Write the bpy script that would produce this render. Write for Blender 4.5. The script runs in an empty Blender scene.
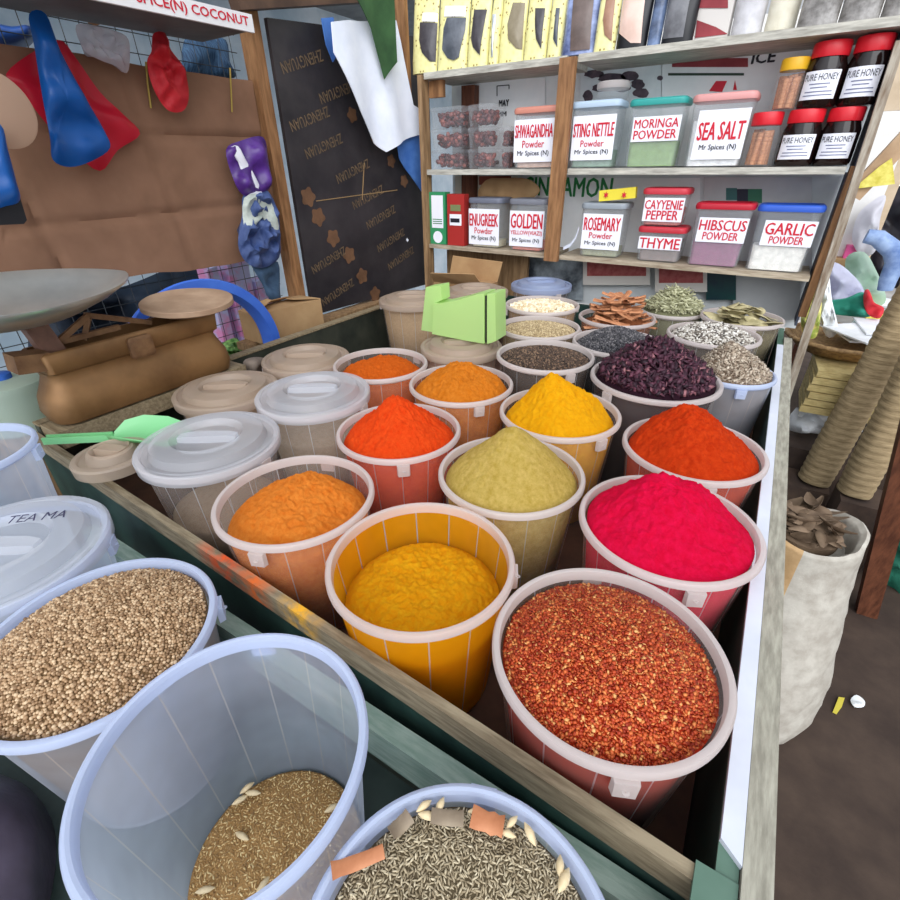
import bpy, bmesh, math, random
import numpy as np
from mathutils import Vector, noise
random.seed(7); RNG = np.random.default_rng(7)
scene = bpy.context.scene
COL = scene.collection
H = 1.5                                     # camera height above the ground
FPX = 478.25
CR = np.array([0.84822299, 0.52945576, -0.0139409])
CU = np.array([-0.25807752, 0.436156, 0.86206957])
CF = np.array([-0.46250811, 0.7276294, -0.50659818])

def at(px, py, X=None, Y=None, Z=None):
    """point of the place seen at a photo position, on the plane X, Y or Z (world metres)"""
    r = CF + CR*(px-450)/FPX - CU*(py-450)/FPX
    if X is not None: t = X/r[0]
    elif Y is not None: t = Y/r[1]
    else: t = (Z-H)/r[2]
    return np.array([r[0]*t, r[1]*t, r[2]*t+H])

# ------------------------------------------------------------------ colours and materials
def lin(c):
    c = c/255.0
    return c/12.92 if c <= .04045 else ((c+.055)/1.055)**2.4
def C(r, g, b): return (lin(r), lin(g), lin(b), 1.0)

def new_mat(name):
    m = bpy.data.materials.new(name); m.use_nodes = True
    nt = m.node_tree; nt.nodes.clear()
    out = nt.nodes.new('ShaderNodeOutputMaterial')
    return m, nt, out
def node(nt, kind, **kw):
    n = nt.nodes.new(kind)
    for k, v in kw.items(): setattr(n, k, v)
    return n
def ramp(nt, fac, stops, interp='LINEAR'):
    r = node(nt, 'ShaderNodeValToRGB'); r.color_ramp.interpolation = interp
    el = r.color_ramp.elements
    while len(el) < len(stops): el.new(.5)
    for e, (p, c) in zip(el, stops): e.position = p; e.color = c
    nt.links.new(fac, r.inputs['Fac'])
    return r.outputs['Color']
def noise_tex(nt, scale, detail=4, rough=.6, stretch=None):
    tc = node(nt, 'ShaderNodeTexCoord'); src = tc.outputs['Object']
    if stretch:
        mp = node(nt, 'ShaderNodeMapping'); mp.inputs['Scale'].default_value = stretch
        nt.links.new(src, mp.inputs['Vector']); src = mp.outputs['Vector']
    n = node(nt, 'ShaderNodeTexNoise')
    n.inputs['Scale'].default_value = scale; n.inputs['Detail'].default_value = detail
    n.inputs['Roughness'].default_value = rough
    nt.links.new(src, n.inputs['Vector'])
    return n.outputs['Fac']
def bump(nt, bs, h, strength, dist=.002):
    b = node(nt, 'ShaderNodeBump'); b.inputs['Strength'].default_value = strength
    b.inputs['Distance'].default_value = dist
    nt.links.new(h, b.inputs['Height']); nt.links.new(b.outputs['Normal'], bs.inputs['Normal'])
def M(name, c1, c2=None, scale=20, rough=.6, bmp=0, bdist=.002, stretch=None, metal=0, spec=.4, lo=.35, hi=.65, bscale=None):
    m, nt, out = new_mat(name)
    bs = node(nt, 'ShaderNodeBsdfPrincipled')
    bs.inputs['Roughness'].default_value = rough; bs.inputs['Metallic'].default_value = metal
    bs.inputs['Specular IOR Level'].default_value = spec
    if c2 is not None:
        f = noise_tex(nt, scale, stretch=stretch)
        nt.links.new(ramp(nt, f, [(lo, c1), (hi, c2)]), bs.inputs['Base Color'])
    else:
        bs.inputs['Base Color'].default_value = c1
    if bmp:
        bump(nt, bs, noise_tex(nt, bscale or scale*3, stretch=stretch), bmp, bdist)
    nt.links.new(bs.outputs[0], out.inputs[0])
    return m
def plastic(name, c, opacity, trans=.35, rough=.35, streak=0):
    m, nt, out = new_mat(name)
    bs = node(nt, 'ShaderNodeBsdfPrincipled'); bs.inputs['Base Color'].default_value = c
    bs.inputs['Roughness'].default_value = rough
    tl = node(nt, 'ShaderNodeBsdfTranslucent'); tl.inputs['Color'].default_value = c
    tp = node(nt, 'ShaderNodeBsdfTransparent')
    a = node(nt, 'ShaderNodeMixShader'); a.inputs[0].default_value = trans
    nt.links.new(bs.outputs[0], a.inputs[1]); nt.links.new(tl.outputs[0], a.inputs[2])
    b = node(nt, 'ShaderNodeMixShader'); b.inputs[0].default_value = opacity
    if streak:
        f = noise_tex(nt, 7, 3)
        mr = node(nt, 'ShaderNodeMapRange')
        mr.inputs['From Min'].default_value = .3; mr.inputs['From Max'].default_value = .7
        mr.inputs['To Min'].default_value = max(0, opacity-streak); mr.inputs['To Max'].default_value = min(1, opacity+streak)
        nt.links.new(f, mr.inputs['Value']); nt.links.new(mr.outputs[0], b.inputs[0])
    nt.links.new(tp.outputs[0], b.inputs[1]); nt.links.new(a.outputs[0], b.inputs[2])
    nt.links.new(b.outputs[0], out.inputs[0])
    return m
def island(name, stops, rough=.6, spec=.4, interp='LINEAR'):
    m, nt, out = new_mat(name)
    bs = node(nt, 'ShaderNodeBsdfPrincipled'); bs.inputs['Roughness'].default_value = rough
    bs.inputs['Specular IOR Level'].default_value = spec
    g = node(nt, 'ShaderNodeNewGeometry')
    nt.links.new(ramp(nt, g.outputs['Random Per Island'], stops, interp), bs.inputs['Base Color'])
    nt.links.new(bs.outputs[0], out.inputs[0])
    return m
def powder(name, c1, c2):
    m, nt, out = new_mat(name)
    bs = node(nt, 'ShaderNodeBsdfPrincipled'); bs.inputs['Roughness'].default_value = .95
    bs.inputs['Specular IOR Level'].default_value = .08
    f = noise_tex(nt, 90, 6, .7)
    nt.links.new(ramp(nt, f, [(.35, c1), (.65, c2)]), bs.inputs['Base Color'])
    bump(nt, bs, noise_tex(nt, 210, 8, .8), 1.0, .009)
    nt.links.new(bs.outputs[0], out.inputs[0])
    return m

WOOD = M('worn_wood', C(120, 92, 62), C(160, 128, 92), 9, .7, .3, stretch=(8, 8, 1))
WOODH = M('worn_board', C(150, 146, 136), C(200, 196, 184), 12, .75, .3, stretch=(1, 8, 8))
POSTM = M('brown_post', C(118, 80, 48), C(160, 116, 76), 8, .65, .25, stretch=(8, 8, 1))
REDWOOD = M('red_brown_timber', C(78, 42, 26), C(112, 66, 44), 8, .6, .3, stretch=(8, 8, 1))
RAILM = M('stained_rail', C(116, 100, 76), C(150, 134, 106), 16, .7, .3, stretch=(1, 8, 8))
GREEN = M('dark_green_paint', C(26, 46, 42), C(44, 70, 62), 14, .45, .2)
GREENL = M('worn_green_paint', C(112, 136, 122), C(144, 160, 148), 18, .5, .2, stretch=(1, 6, 6))
PLANK = M('weathered_edge', C(134, 130, 116), C(170, 166, 150), 22, .7, .4, stretch=(6, 1, 6))
WHITEP = M('white_sheet', C(200, 204, 214), C(212, 216, 226), 10, .35)
CARD = M('cardboard', C(128, 88, 62), C(150, 107, 78), 5, .85, .15, bscale=60)
CARD2 = M('cardboard_pale', C(158, 122, 84), C(180, 146, 104), 6, .85, .15, bscale=60)
BUCK = plastic('frosted_bucket', C(216, 204, 196), .21, .5, .3)
BUCKC = plastic('clear_bucket', C(214, 224, 242), .52, .6, .3, .10)
RIBM = plastic('bucket_rib', C(240, 240, 244), .50, .5, .3)
RIM = plastic('frosted_rim', C(230, 220, 216), .74, .4, .3)
RIMC = plastic('bluish_rim', C(214, 224, 246), .78, .4, .3)
LID = plastic('frosted_lid', C(226, 228, 234), .50, .4, .25)
LIDB = plastic('dusty_lid', C(206, 186, 166), .66, .4, .4)
CLEAR = plastic('clear_plastic', C(235, 238, 242), .14, .3, .12)
LABEL = M('label_paper', C(240, 240, 248), None, rough=.5)
REDINK = M('red_ink', C(200, 22, 48)); BLACKINK = M('black_ink', C(26, 26, 38)); GREENINK = M('green_ink', C(30, 120, 62))
BLACK = M('black_plastic', C(22, 22, 26), None, rough=.35)
STEEL = M('aluminium', C(186, 188, 184), C(214, 214, 208), 6, .30, .05, metal=.75)
BRONZE = M('bronze_paint', C(104, 74, 44), C(138, 102, 64), 6, .5, .25, metal=.35)
BRONZD = M('rusty_iron', C(96, 66, 42), C(132, 98, 66), 20, .65, .4, metal=.2)
FLOORM = M('dirt_concrete', C(58, 45, 38), C(76, 61, 51), 6, .85, .4, .006)

# ------------------------------------------------------------------ mesh building
ORIG = {}
class MB:
    def __init__(s): s.v = []; s.f = []; s.mi = []
    def add(s, vs, fs, mi=0):
        o = len(s.v); s.v.extend([tuple(map(float, p)) for p in vs])
        s.f.extend([tuple(i+o for i in f) for f in fs]); s.mi.extend([mi]*len(fs))
        return s
    def box(s, a, b, mi=0):
        (x0, y0, z0), (x1, y1, z1) = a, b
        v = [(x0,y0,z0),(x1,y0,z0),(x1,y1,z0),(x0,y1,z0),(x0,y0,z1),(x1,y0,z1),(x1,y1,z1),(x0,y1,z1)]
        return s.add(v, [(0,3,2,1),(4,5,6,7),(0,1,5,4),(1,2,6,5),(2,3,7,6),(3,0,4,7)], mi)
    def hexa(s, bot, top, mi=0):
        return s.add(list(bot)+list(top), [(3,2,1,0),(4,5,6,7),(0,1,5,4),(1,2,6,5),(2,3,7,6),(3,0,4,7)], mi)
    def beam(s, p, q, w, h, up=(0,0,1), mi=0):
        p, q = np.array(p, float), np.array(q, float); d = (q-p)/np.linalg.norm(q-p)
        r = np.cross(d, up); r /= np.linalg.norm(r); u = np.cross(r, d)
        c = [(-1,-1),(1,-1),(1,1),(-1,1)]
        return s.hexa([p+r*w/2*a+u*h/2*b for a, b in c], [q+r*w/2*a+u*h/2*b for a, b in c], mi)
    def rings(s, rs, closed=True, cap=True, mi=0):
        n = len(rs[0]); vs = [p for r in rs for p in r]; fs = []
        for i in range(len(rs)-1):
            for j in range(n if closed else n-1):
                k = (j+1) % n
                fs.append((i*n+j, i*n+k, (i+1)*n+k, (i+1)*n+j))
        if cap and closed:
            fs.append(tuple(range(n))[::-1]); fs.append(tuple((len(rs)-1)*n+j for j in range(n)))
        return s.add(vs, fs, mi)
    def lathe(s, prof, c=(0,0,0), n=48, cap=False, rib=None, sx=1, sy=1, mi=0):
        rs = []
        for r, z in prof:
            ring = []
            for j in range(n):
                a = 2*math.pi*j/n
                rr = r*(1+(rib(a, z) if rib else 0))
                ring.append((c[0]+sx*rr*math.cos(a), c[1]+sy*rr*math.sin(a), c[2]+z))
            rs.append(ring)
        return s.rings(rs, True, cap, mi)
    def tube(s, pts, r, n=8, mi=0):
        pts = [np.array(p, float) for p in pts]; rs = []
        up = np.array([0., 0., 1.])
        for i, p in enumerate(pts):
            d = pts[min(i+1, len(pts)-1)]-pts[max(i-1, 0)]; d /= np.linalg.norm(d)
            a = np.cross(d, up)
            if np.linalg.norm(a) < 1e-3: a = np.cross(d, (1., 0, 0))
            a /= np.linalg.norm(a); b = np.cross(a, d)
            rr = r[i] if isinstance(r, (list, tuple)) else r
            rs.append([p+rr*(a*math.cos(t)+b*math.sin(t)) for t in np.linspace(0, 2*math.pi, n, endpoint=False)])
        return s.rings(rs, True, True, mi)
    def text(s, txt, org, right, up, h, w=None, bold=.03, align='C', mi=0, fit='w'):
        tv, tf = text_data(txt, 0)
        lo, hi = tv.min(0), tv.max(0)
        x = (tv[:, 0]-lo[0])/max(hi[0]-lo[0], 1e-6); y = (tv[:, 1]-lo[1])/max(hi[1]-lo[1], 1e-6)
        if w is None: w = h*(hi[0]-lo[0])/max(hi[1]-lo[1], 1e-6)
        x = (x-(.5 if align == 'C' else 0))*w; y = (y-.5)*h
        org, right, up = (np.array(k, float) for k in (org, right, up))
        nrm = np.cross(right, up)
        for i, (dx, dy) in enumerate([(0, 0)] if bold <= 0 else [(0, 0), (-1, 0), (1, 0), (0, .6), (0, -.6)]):
            s.add([org+right*(a+dx*bold*h*.9)+up*(b+dy*bold*h*.9)+nrm*(.0008+.00005*i) for a, b in zip(x, y)], tf, mi)
        return s
    def pillow(s, out, depth, nrm, nring=7, wr=.15, seed=0, freq=18, sub=3, both=True, mi=0):
        """an inflated bag or cloth with the given (closed, star-shaped) outline"""
        out = [np.array(p, float) for p in out]; pts = []
        m = len(out)
        for i in range(m):
            p0, p1, p2, p3 = out[i-1], out[i], out[(i+1) % m], out[(i+2) % m]
            for k in range(sub):
                t = k/sub
                pts.append(.5*((2*p1)+(-p0+p2)*t+(2*p0-5*p1+4*p2-p3)*t*t+(-p0+3*p1-3*p2+p3)*t**3))
        c = sum(pts)/len(pts); nrm = np.array(nrm, float); nrm /= np.linalg.norm(nrm)
        for sg in ((1, -1) if both else (1,)):
            vs = []; n = len(pts)
            for k in range(nring+1):
                t = 1-k/nring*.97
                for p in pts:
                    q = c+(p-c)*t
                    hgt = depth*math.sqrt(max(0, 1-t*t))
                    w = noise.noise(Vector(q*freq)+Vector((seed, 0, 0)))*wr*depth*4*(1-t**6)
                    vs.append(q+nrm*sg*(hgt*.5+max(w, -hgt*.45)))
            fs = []
            for k in range(nring):
                for j in range(n):
                    j2 = (j+1) % n
                    f = (k*n+j, k*n+j2, (k+1)*n+j2, (k+1)*n+j)
                    fs.append(f if sg > 0 else f[::-1])
            f = tuple(nring*n+j for j in range(n)); fs.append(f if sg > 0 else f[::-1])
            s.add(vs, fs, mi)
        return s
    def build(s, name, mats, parent=None, smooth=None, org=None):
        me = bpy.data.meshes.new(name)
        o0 = np.array(org if org is not None else ORIG.get(parent.name if parent else None, (0, 0, 0)), float)
        me.from_pydata([tuple(np.array(p)-o0) for p in s.v], [], s.f)
        for m in (mats if isinstance(mats, (list, tuple)) else [mats]): me.materials.append(m)
        if any(s.mi): me.polygons.foreach_set('material_index', s.mi)
        if smooth is not None:
            me.polygons.foreach_set('use_smooth', [True]*len(me.polygons))
            me.set_sharp_from_angle(angle=math.radians(smooth))
        me.update()
        o = bpy.data.objects.new(name, me); COL.objects.link(o)
        if parent: o.parent = parent; ORIG[o.name] = tuple(o0)
        else:
            o.location = tuple(o0); ORIG[o.name] = tuple(o0)
        return o
_tc = {}
def text_data(txt, bold):
    if (txt, bold) in _tc: return _tc[(txt, bold)]
    cu = bpy.data.curves.new('t', 'FONT'); cu.body = txt; cu.offset = bold; cu.resolution_u = 2
    ob = bpy.data.objects.new('t', cu); COL.objects.link(ob)
    dg = bpy.context.evaluated_depsgraph_get()
    me = bpy.data.meshes.new_from_object(ob.evaluated_get(dg))
    v = np.array([tuple(p.co) for p in me.vertices]); f = [tuple(p.vertices) for p in me.polygons]
    bpy.data.objects.remove(ob); bpy.data.curves.remove(cu); bpy.data.meshes.remove(me)
    _tc[(txt, bold)] = (v, f)
    return v, f
def thing(name, label, cat, loc, group=None):
    o = bpy.data.objects.new(name, None); COL.objects.link(o); o.empty_display_size = .05
    o.location = tuple(map(float, loc)); ORIG[o.name] = tuple(map(float, loc))
    return tag(o, label, cat, group)
def tag(o, label, cat, group=None, kind=None):
    o['label'] = label; o['category'] = cat
    if group: o['group'] = group
    if kind: o['kind'] = kind
    return o
def struct(o): o['kind'] = 'structure'; return o

# fast single mesh out of many copies of a small triangle template (loose grains)
def grains(name, label, cat, tv, tf, pos, rot, scl, mats, base=None, group=None, kind='stuff', org=(0, 0, 0), parent=None):
    n, k, m = len(pos), len(tv), len(tf)
    V = np.einsum('nij,nkj->nki', rot, tv[None]*scl[:, None, :])+pos[:, None, :]
    F = (tf[None]+(np.arange(n)*k)[:, None, None]).reshape(-1, 3)
    V = V.reshape(-1, 3); MI = np.zeros(len(F), np.int32)
    if base is not None:
        bv, bf = base
        F = np.concatenate([F, bf+len(V)]); V = np.concatenate([V, bv]); MI = np.concatenate([MI, np.ones(len(bf), np.int32)])
    V = V-np.array(org)
    me = bpy.data.meshes.new(name)
    me.vertices.add(len(V)); me.vertices.foreach_set('co', V.astype(np.float32).ravel())
    me.loops.add(len(F)*3); me.loops.foreach_set('vertex_index', F.astype(np.int32).ravel())
    me.polygons.add(len(F)); me.polygons.foreach_set('loop_start', np.arange(0, len(F)*3, 3, dtype=np.int32))
    me.polygons.foreach_set('use_smooth', np.ones(len(F), bool))
    for mm in mats: me.materials.append(mm)
    me.polygons.foreach_set('material_index', MI)
    me.update(calc_edges=True); me.validate()
    o = bpy.data.objects.new(name, me); COL.objects.link(o)
    if parent: o.parent = parent
    else: o.location = org
    if label: tag(o, label, cat, group, kind)
    return o
def ico(sub):
    b = bmesh.new(); bmesh.ops.create_icosphere(b, subdivisions=sub, radius=1)
    b.verts.ensure_lookup_table()
    v = np.array([tuple(x.co) for x in b.verts]); f = np.array([[q.index for q in x.verts] for x in b.faces]); b.free()
    return v, f
ICO1, ICO2 = ico(1), ico(2)
CHIP = (np.array([[-1,-.6,0],[.2,-1,.3],[1,-.2,-.2],[.5,.9,.2],[-.7,.8,-.1],[0,0,.9]]), np.array([[0,1,5],[1,2,5],[2,3,5],[3,4,5],[4,0,5],[0,2,1],[0,3,2],[0,4,3]]))
def rots(n, tilt):
    a = RNG.uniform(0, 2*np.pi, n); b = RNG.normal(0, tilt, n); c = RNG.normal(0, tilt, n)
    ca, sa, cb, sb, cc, sc = np.cos(a), np.sin(a), np.cos(b), np.sin(b), np.cos(c), np.sin(c)
    z = np.zeros(n); o = np.ones(n)
    A = np.stack([np.stack([ca,-sa,z],-1), np.stack([sa,ca,z],-1), np.stack([z,z,o],-1)], 1)
    B = np.stack([np.stack([cb,z,sb],-1), np.stack([z,o,z],-1), np.stack([-sb,z,cb],-1)], 1)
    D = np.stack([np.stack([o,z,z],-1), np.stack([z,cc,-sc],-1), np.stack([z,sc,cc],-1)], 1)
    return A @ B @ D
def fbm(x, y, s, seed, octv=4):
    v, a, t = 0, 1, 0
    for k in range(octv):
        v += a*noise.noise(Vector((x*s, y*s, seed+k*7.3))); t += a; a *= .5; s *= 2.1
    return v/t

# ------------------------------------------------------------------ camera, light
cam = bpy.data.cameras.new('camera'); co = bpy.data.objects.new('camera', cam); COL.objects.link(co)
cam.sensor_width = 36; cam.lens = 36*FPX/900; cam.clip_start = .02
from mathutils import Matrix
co.matrix_world = Matrix([[CR[0], CU[0], -CF[0], 0], [CR[1], CU[1], -CF[1], 0], [CR[2], CU[2], -CF[2], H], [0, 0, 0, 1]])
scene.camera = co
scene.view_settings.view_transform = 'Standard'; scene.view_settings.look = 'None'
scene.view_settings.gamma = 1; scene.view_settings.use_curve_mapping = False
scene.view_settings.exposure = 0.22
scene.cycles.transparent_max_bounces = 32
scene.cycles.max_bounces = 10
w = bpy.data.worlds.new('world'); scene.world = w; w.use_nodes = True
nt = w.node_tree; bg = nt.nodes['Background']
tc = node(nt, 'ShaderNodeTexCoord'); sp = node(nt, 'ShaderNodeSeparateXYZ')
nt.links.new(tc.outputs['Generated'], sp.inputs[0])
nt.links.new(ramp(nt, sp.outputs['Z'], [(0, C(165, 170, 176)), (.2, C(205, 210, 218)), (.7, C(240, 246, 255))]), bg.inputs['Color'])
# the market is open behind the photographer: the sky there is brighter
dt = node(nt, 'ShaderNodeVectorMath', operation='DOT_PRODUCT'); dt.inputs[1].default_value = (.35, -.93, .1)
nt.links.new(tc.outputs['Generated'], dt.inputs[0])
mr = node(nt, 'ShaderNodeMapRange'); mr.interpolation_type = 'SMOOTHSTEP'
mr.inputs['From Min'].default_value = .1; mr.inputs['From Max'].default_value = .95; mr.inputs['To Min'].default_value = .85; mr.inputs['To Max'].default_value = 2.6
nt.links.new(dt.outputs['Value'], mr.inputs['Value']); nt.links.new(mr.outputs[0], bg.inputs['Strength'])
sun = bpy.data.lights.new('daylight', 'SUN'); sun.energy = 1.35; sun.angle = math.radians(50)
so = bpy.data.objects.new('daylight', sun); COL.objects.link(so)
so.rotation_euler = Vector((-.40, .66, -.52)).to_track_quat('-Z', 'Y').to_euler()

# ------------------------------------------------------------------ setting
b = MB(); b.box((-5, -3, -.05), (5, 8, 0)); struct(b.build('floor', FLOORM))
# wire mesh wall on the left
b = MB()
for z in np.arange(.62, 1.98, .05): b.tube([(-1.815, -.4, z), (-1.815, 1.47, z)], .0014, 4)
for y in np.arange(-.4, 1.5, .05): b.tube([(-1.818, y, .6), (-1.818, y, 1.98)], .0014, 4)
struct(b.build('wall_left', M('mesh_wire', C(40, 46, 52), rough=.5)))
b = MB(); b.box((-3.6, -2.5, 0), (-3.5, 6, 2.6))
struct(b.build('wall_back_left', M('far_left_wall', C(176, 198, 214), C(220, 232, 242), 3, .8)))
b = MB(); b.box((-3.5, 6, 0), (5, 6.1, 2.6))
struct(b.build('wall_back', M('far_wall', C(232, 228, 222), C(246, 244, 240), 2, .8)))
b = MB(); b.box((-3.6, -2.5, 2.6), (-2.0, 6.1, 2.62))  # unseen roof strip added at the left to shade the left wall
struct(b.build('shade_roof', M('shade_roof_sheet', C(120, 124, 126), C(150, 152, 154), 5, .6)))

# ------------------------------------------------------------------ the table
TF, RT, ST = .76, .955, .754
GAP = .0012                                     # buckets stand a hair above the boards                      # tray floor, tray rim, outer ledge
TB = thing('market_table', 'dark green wooden market stall table with a shallow tray full of spice buckets', 'table', (-.6, 1.2, 0))
b = MB(); b.box((-1.40, .272, TF-.03-GAP), (.10, 2.2, TF-GAP)); b.build('tray_floor', M('tray_boards', C(66, 44, 34), C(92, 62, 46), 12, .75), TB)
b = MB(); b.hexa([(-1.42, .325, TF-.12), (.10, .2545, TF-.12), (.10, .266, TF-.12), (-1.42, .337, TF-.12)],
                 [(-1.42, .325, RT-.036), (.10, .2545, RT-.036), (.10, .266, RT-.036), (-1.42, .337, RT-.036)])
b.build('front_panel', GREEN, TB)
def stain_mat():
    m, nt, out = new_mat('spice_stained_rail')
    bs = node(nt, 'ShaderNodeBsdfPrincipled'); bs.inputs['Roughness'].default_value = .75
    f = noise_tex(nt, 16, stretch=(1, 8, 8)); base = ramp(nt, f, [(.35, C(112, 98, 76)), (.65, C(152, 138, 112))])
    tcn = node(nt, 'ShaderNodeTexCoord'); col = base
    for cx, w_, cc in ((-.03, .075, C(236, 88, 24)), (.055, .05, C(228, 110, 40)), (.16, .05, C(240, 176, 30))):
        mp = node(nt, 'ShaderNodeMapping'); mp.inputs['Location'].default_value = (-cx, 0, 0)
        nt.links.new(tcn.outputs['Object'], mp.inputs['Vector'])
        sx = node(nt, 'ShaderNodeSeparateXYZ'); nt.links.new(mp.outputs[0], sx.inputs[0])
        ab = node(nt, 'ShaderNodeMath', operation='ABSOLUTE'); nt.links.new(sx.outputs['X'], ab.inputs[0])
        mr = node(nt, 'ShaderNodeMapRange'); mr.inputs['From Min'].default_value = 0; mr.inputs['From Max'].default_value = w_
        mr.inputs['To Min'].default_value = 1.0; mr.inputs['To Max'].default_value = 0
        nt.links.new(ab.outputs[0], mr.inputs['Value'])
        n2 = noise_tex(nt, 40, 3)
        ml = node(nt, 'ShaderNodeMath', operation='MULTIPLY'); nt.links.new(mr.outputs[0], ml.inputs[0])
        gt = node(nt, 'ShaderNodeMapRange'); gt.inputs['From Min'].default_value = .38; gt.inputs['From Max'].default_value = .6
        nt.links.new(n2, gt.inputs['Value']); nt.links.new(gt.outputs[0], ml.inputs[1])
        mx = node(nt, 'ShaderNodeMix', data_type='RGBA')
        nt.links.new(ml.outputs[0], mx.inputs['Factor']); nt.links.new(col, mx.inputs[6]); mx.inputs[7].default_value = cc
        col = mx.outputs[2]
    nt.links.new(col, bs.inputs['Base Color'])
    bump(nt, bs, noise_tex(nt, 40, stretch=(1, 8, 8)), .3)
    nt.links.new(bs.outputs[0], out.inputs[0]); return m
b = MB(); b.hexa([(-1.42, .324, RT-.036), (.10, .2535, RT-.036), (.10, .2675, RT-.036), (-1.42, .338, RT-.036)],
                 [(-1.42, .324, RT+.002), (.10, .2535, RT+.002), (.10, .2675, RT+.002), (-1.42, .338, RT+.002)])
b.build('front_rail', stain_mat(), TB)
b = MB(); b.box((-1.43, .342, TF-.12), (-1.405, 2.2, .972)); b.build('left_panel', M('tray_side', C(34, 40, 34), C(60, 62, 52), 8, .6), TB)
b = MB(); b.box((-1.435, .342, .972), (-1.40, 2.2, .978)); b.build('left_rail', RAILM, TB)
b = MB(); b.box((-1.40, 2.2, TF-.12), (.10, 2.22, RT)); b.build('back_panel', GREEN, TB)
b = MB(); b.box((.102, -.25, TF-.12), (.118, 2.2, RT)); b.build('right_panel', GREEN, TB)
b = MB(); b.box((.084, -.25, RT), (.118, .27, RT+.006)); b.box((.100, .27, RT), (.118, 2.2, RT+.004)); b.build('corner_board', M('green_board', C(74, 104, 88), C(96, 124, 108), 9, .5, .1), TB)
b = MB(); b.box((.119, -.25, RT-.12), (.143, 2.05, RT+.010)); b.build('edge_board', PLANK, TB)
b = MB(); b.hexa([(.100, .297, RT+.004), (.1185, .283, RT+.004), (.1185, 1.95, RT+.004), (.1, 1.95, RT+.004)],
                 [(.100, .297, RT+.0105), (.1185, .283, RT+.0105), (.1185, 1.95, RT+.0105), (.1, 1.95, RT+.0105)])
b.build('edge_strip', WHITEP, TB, None)['label'] = 'white plastic strip along the right edge'
b = MB(); b.box((-1.9, -.35, ST-.03-GAP), (.084, .253, ST-GAP)); b.build('front_ledge', M('ledge_paint', C(40, 54, 50), C(66, 80, 74), 10, .55, .15), TB)
b = MB(); b.box((-1.0, .2285, ST+.085), (.084, .2535, ST+.148)); b.build('ledge_slat', GREENL, TB)
for x, y in ((-1.38, .33), (.07, .33), (-1.38, 2.15), (.07, 2.15), (-1.38, -.3), (.07, -.3)):
    b = MB(); b.box((x-.03, y-.03, 0), (x+.03, y+.03, TF-.03)); b.build('leg', GREEN, TB)

# ------------------------------------------------------------------ buckets
_cache = {}
def bucket(x, y, zr, R, zb, label, blue=False, lid=None, lug=0, group='spice buckets in the tray', mats=None, ribs=True, name='bucket'):
    h = zr-zb
    t = thing(name, label, 'bucket', (x, y, zb), group)
    key = (round(R, 3), round(h, 3), lug, blue, ribs)
    bm, rm = mats or ((BUCKC, RIMC) if blue else (BUCK, RIM))
    k = R/.136
    r0, r1 = .104*k, .1285*k
    NS, NR = 420, 14
    def part(nm, mk, mat, sm=35):
        kk = (nm,)+key
        if kk not in _cache:
            o = mk().build(nm, [mat, RIBM] if nm == 'body' else mat, None, sm, org=(0, 0, 0)); _cache[kk] = o.data
        else:
            o = bpy.data.objects.new(nm, _cache[kk]); COL.objects.link(o)
        o.parent = t; o.location = (0, 0, 0)
        if o.data.materials[0] != mat:
            o.data = o.data.copy(); o.data.materials[0] = mat
        ORIG[o.name] = (x, y, zb)
        return o
    def body():
        m = MB(); zz = np.linspace(0, h-.004, 9)
        prof = [(r0-.012, .004), (r0-.008, 0), (r0, .008)]+[(r0+(r1-r0)*z/h, z) for z in zz[1:]]
        prof = [(.002, .006)]+prof
        m.lathe(prof, n=NS)
        for i, f in enumerate(m.f):
            if ribs and len(f) == 4 and i//NS >= 3 and (i % NS) % (NS//NR) == 0: m.mi[i] = 1
        return m
    def rim():
        m = MB(); m.lathe([(r1-.002, h-.006), (r1-.001, h-.001), (r1+.002, h), (R-.002, h-.001), (R, h-.004), (R, h-.011), (R-.003, h-.013), (r1+.001, h-.013), (r1-.001, h-.017), (r1-.003, h-.016), (r1-.002, h-.006)], n=96); return m
    part('body', body, bm); part('rim', rim, rm)
    for s in (0, math.pi):
        def lugm(s=s):
            m = MB(); a = lug+s; d = np.array([math.cos(a), math.sin(a), 0]); u = np.array([-d[1], d[0], 0])
            p = d*(R-.004)+np.array([0, 0, h-.024]); q = d*(R+.004)+np.array([0, 0, h-.024])
            m.hexa([p-u*.013-np.array([0,0,.013]), q-u*.011-np.array([0,0,.012]), q+u*.011-np.array([0,0,.012]), p+u*.013-np.array([0,0,.013])],
                   [p-u*.013+np.array([0,0,.012]), q-u*.012+np.array([0,0,.012]), q+u*.012+np.array([0,0,.012]), p+u*.013+np.array([0,0,.012])])
            m.lathe([(.001, 0), (.004, 0)], (q+d*.0005), 8); return m
        part('lug%d' % int(s), lugm, rm).name = 'lug'
    if lid:
        add_lid(t, x, y, zr, R, lid, (x, y, zb))
    return t
def lid_mb(x, y, z, R, a=.6):
    m = MB()
    m.lathe([(R+.003, -.016), (R+.004, .004), (R+.001, .008), (R-.008, .008), (R-.011, .003), (R-.022, .003), (R-.028, .018), (R-.036, .021),
             (R*.52, .023), (R*.48, .018), (R*.45, .010), (.002, .010)], (x, y, z), 72)
    return m
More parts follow.
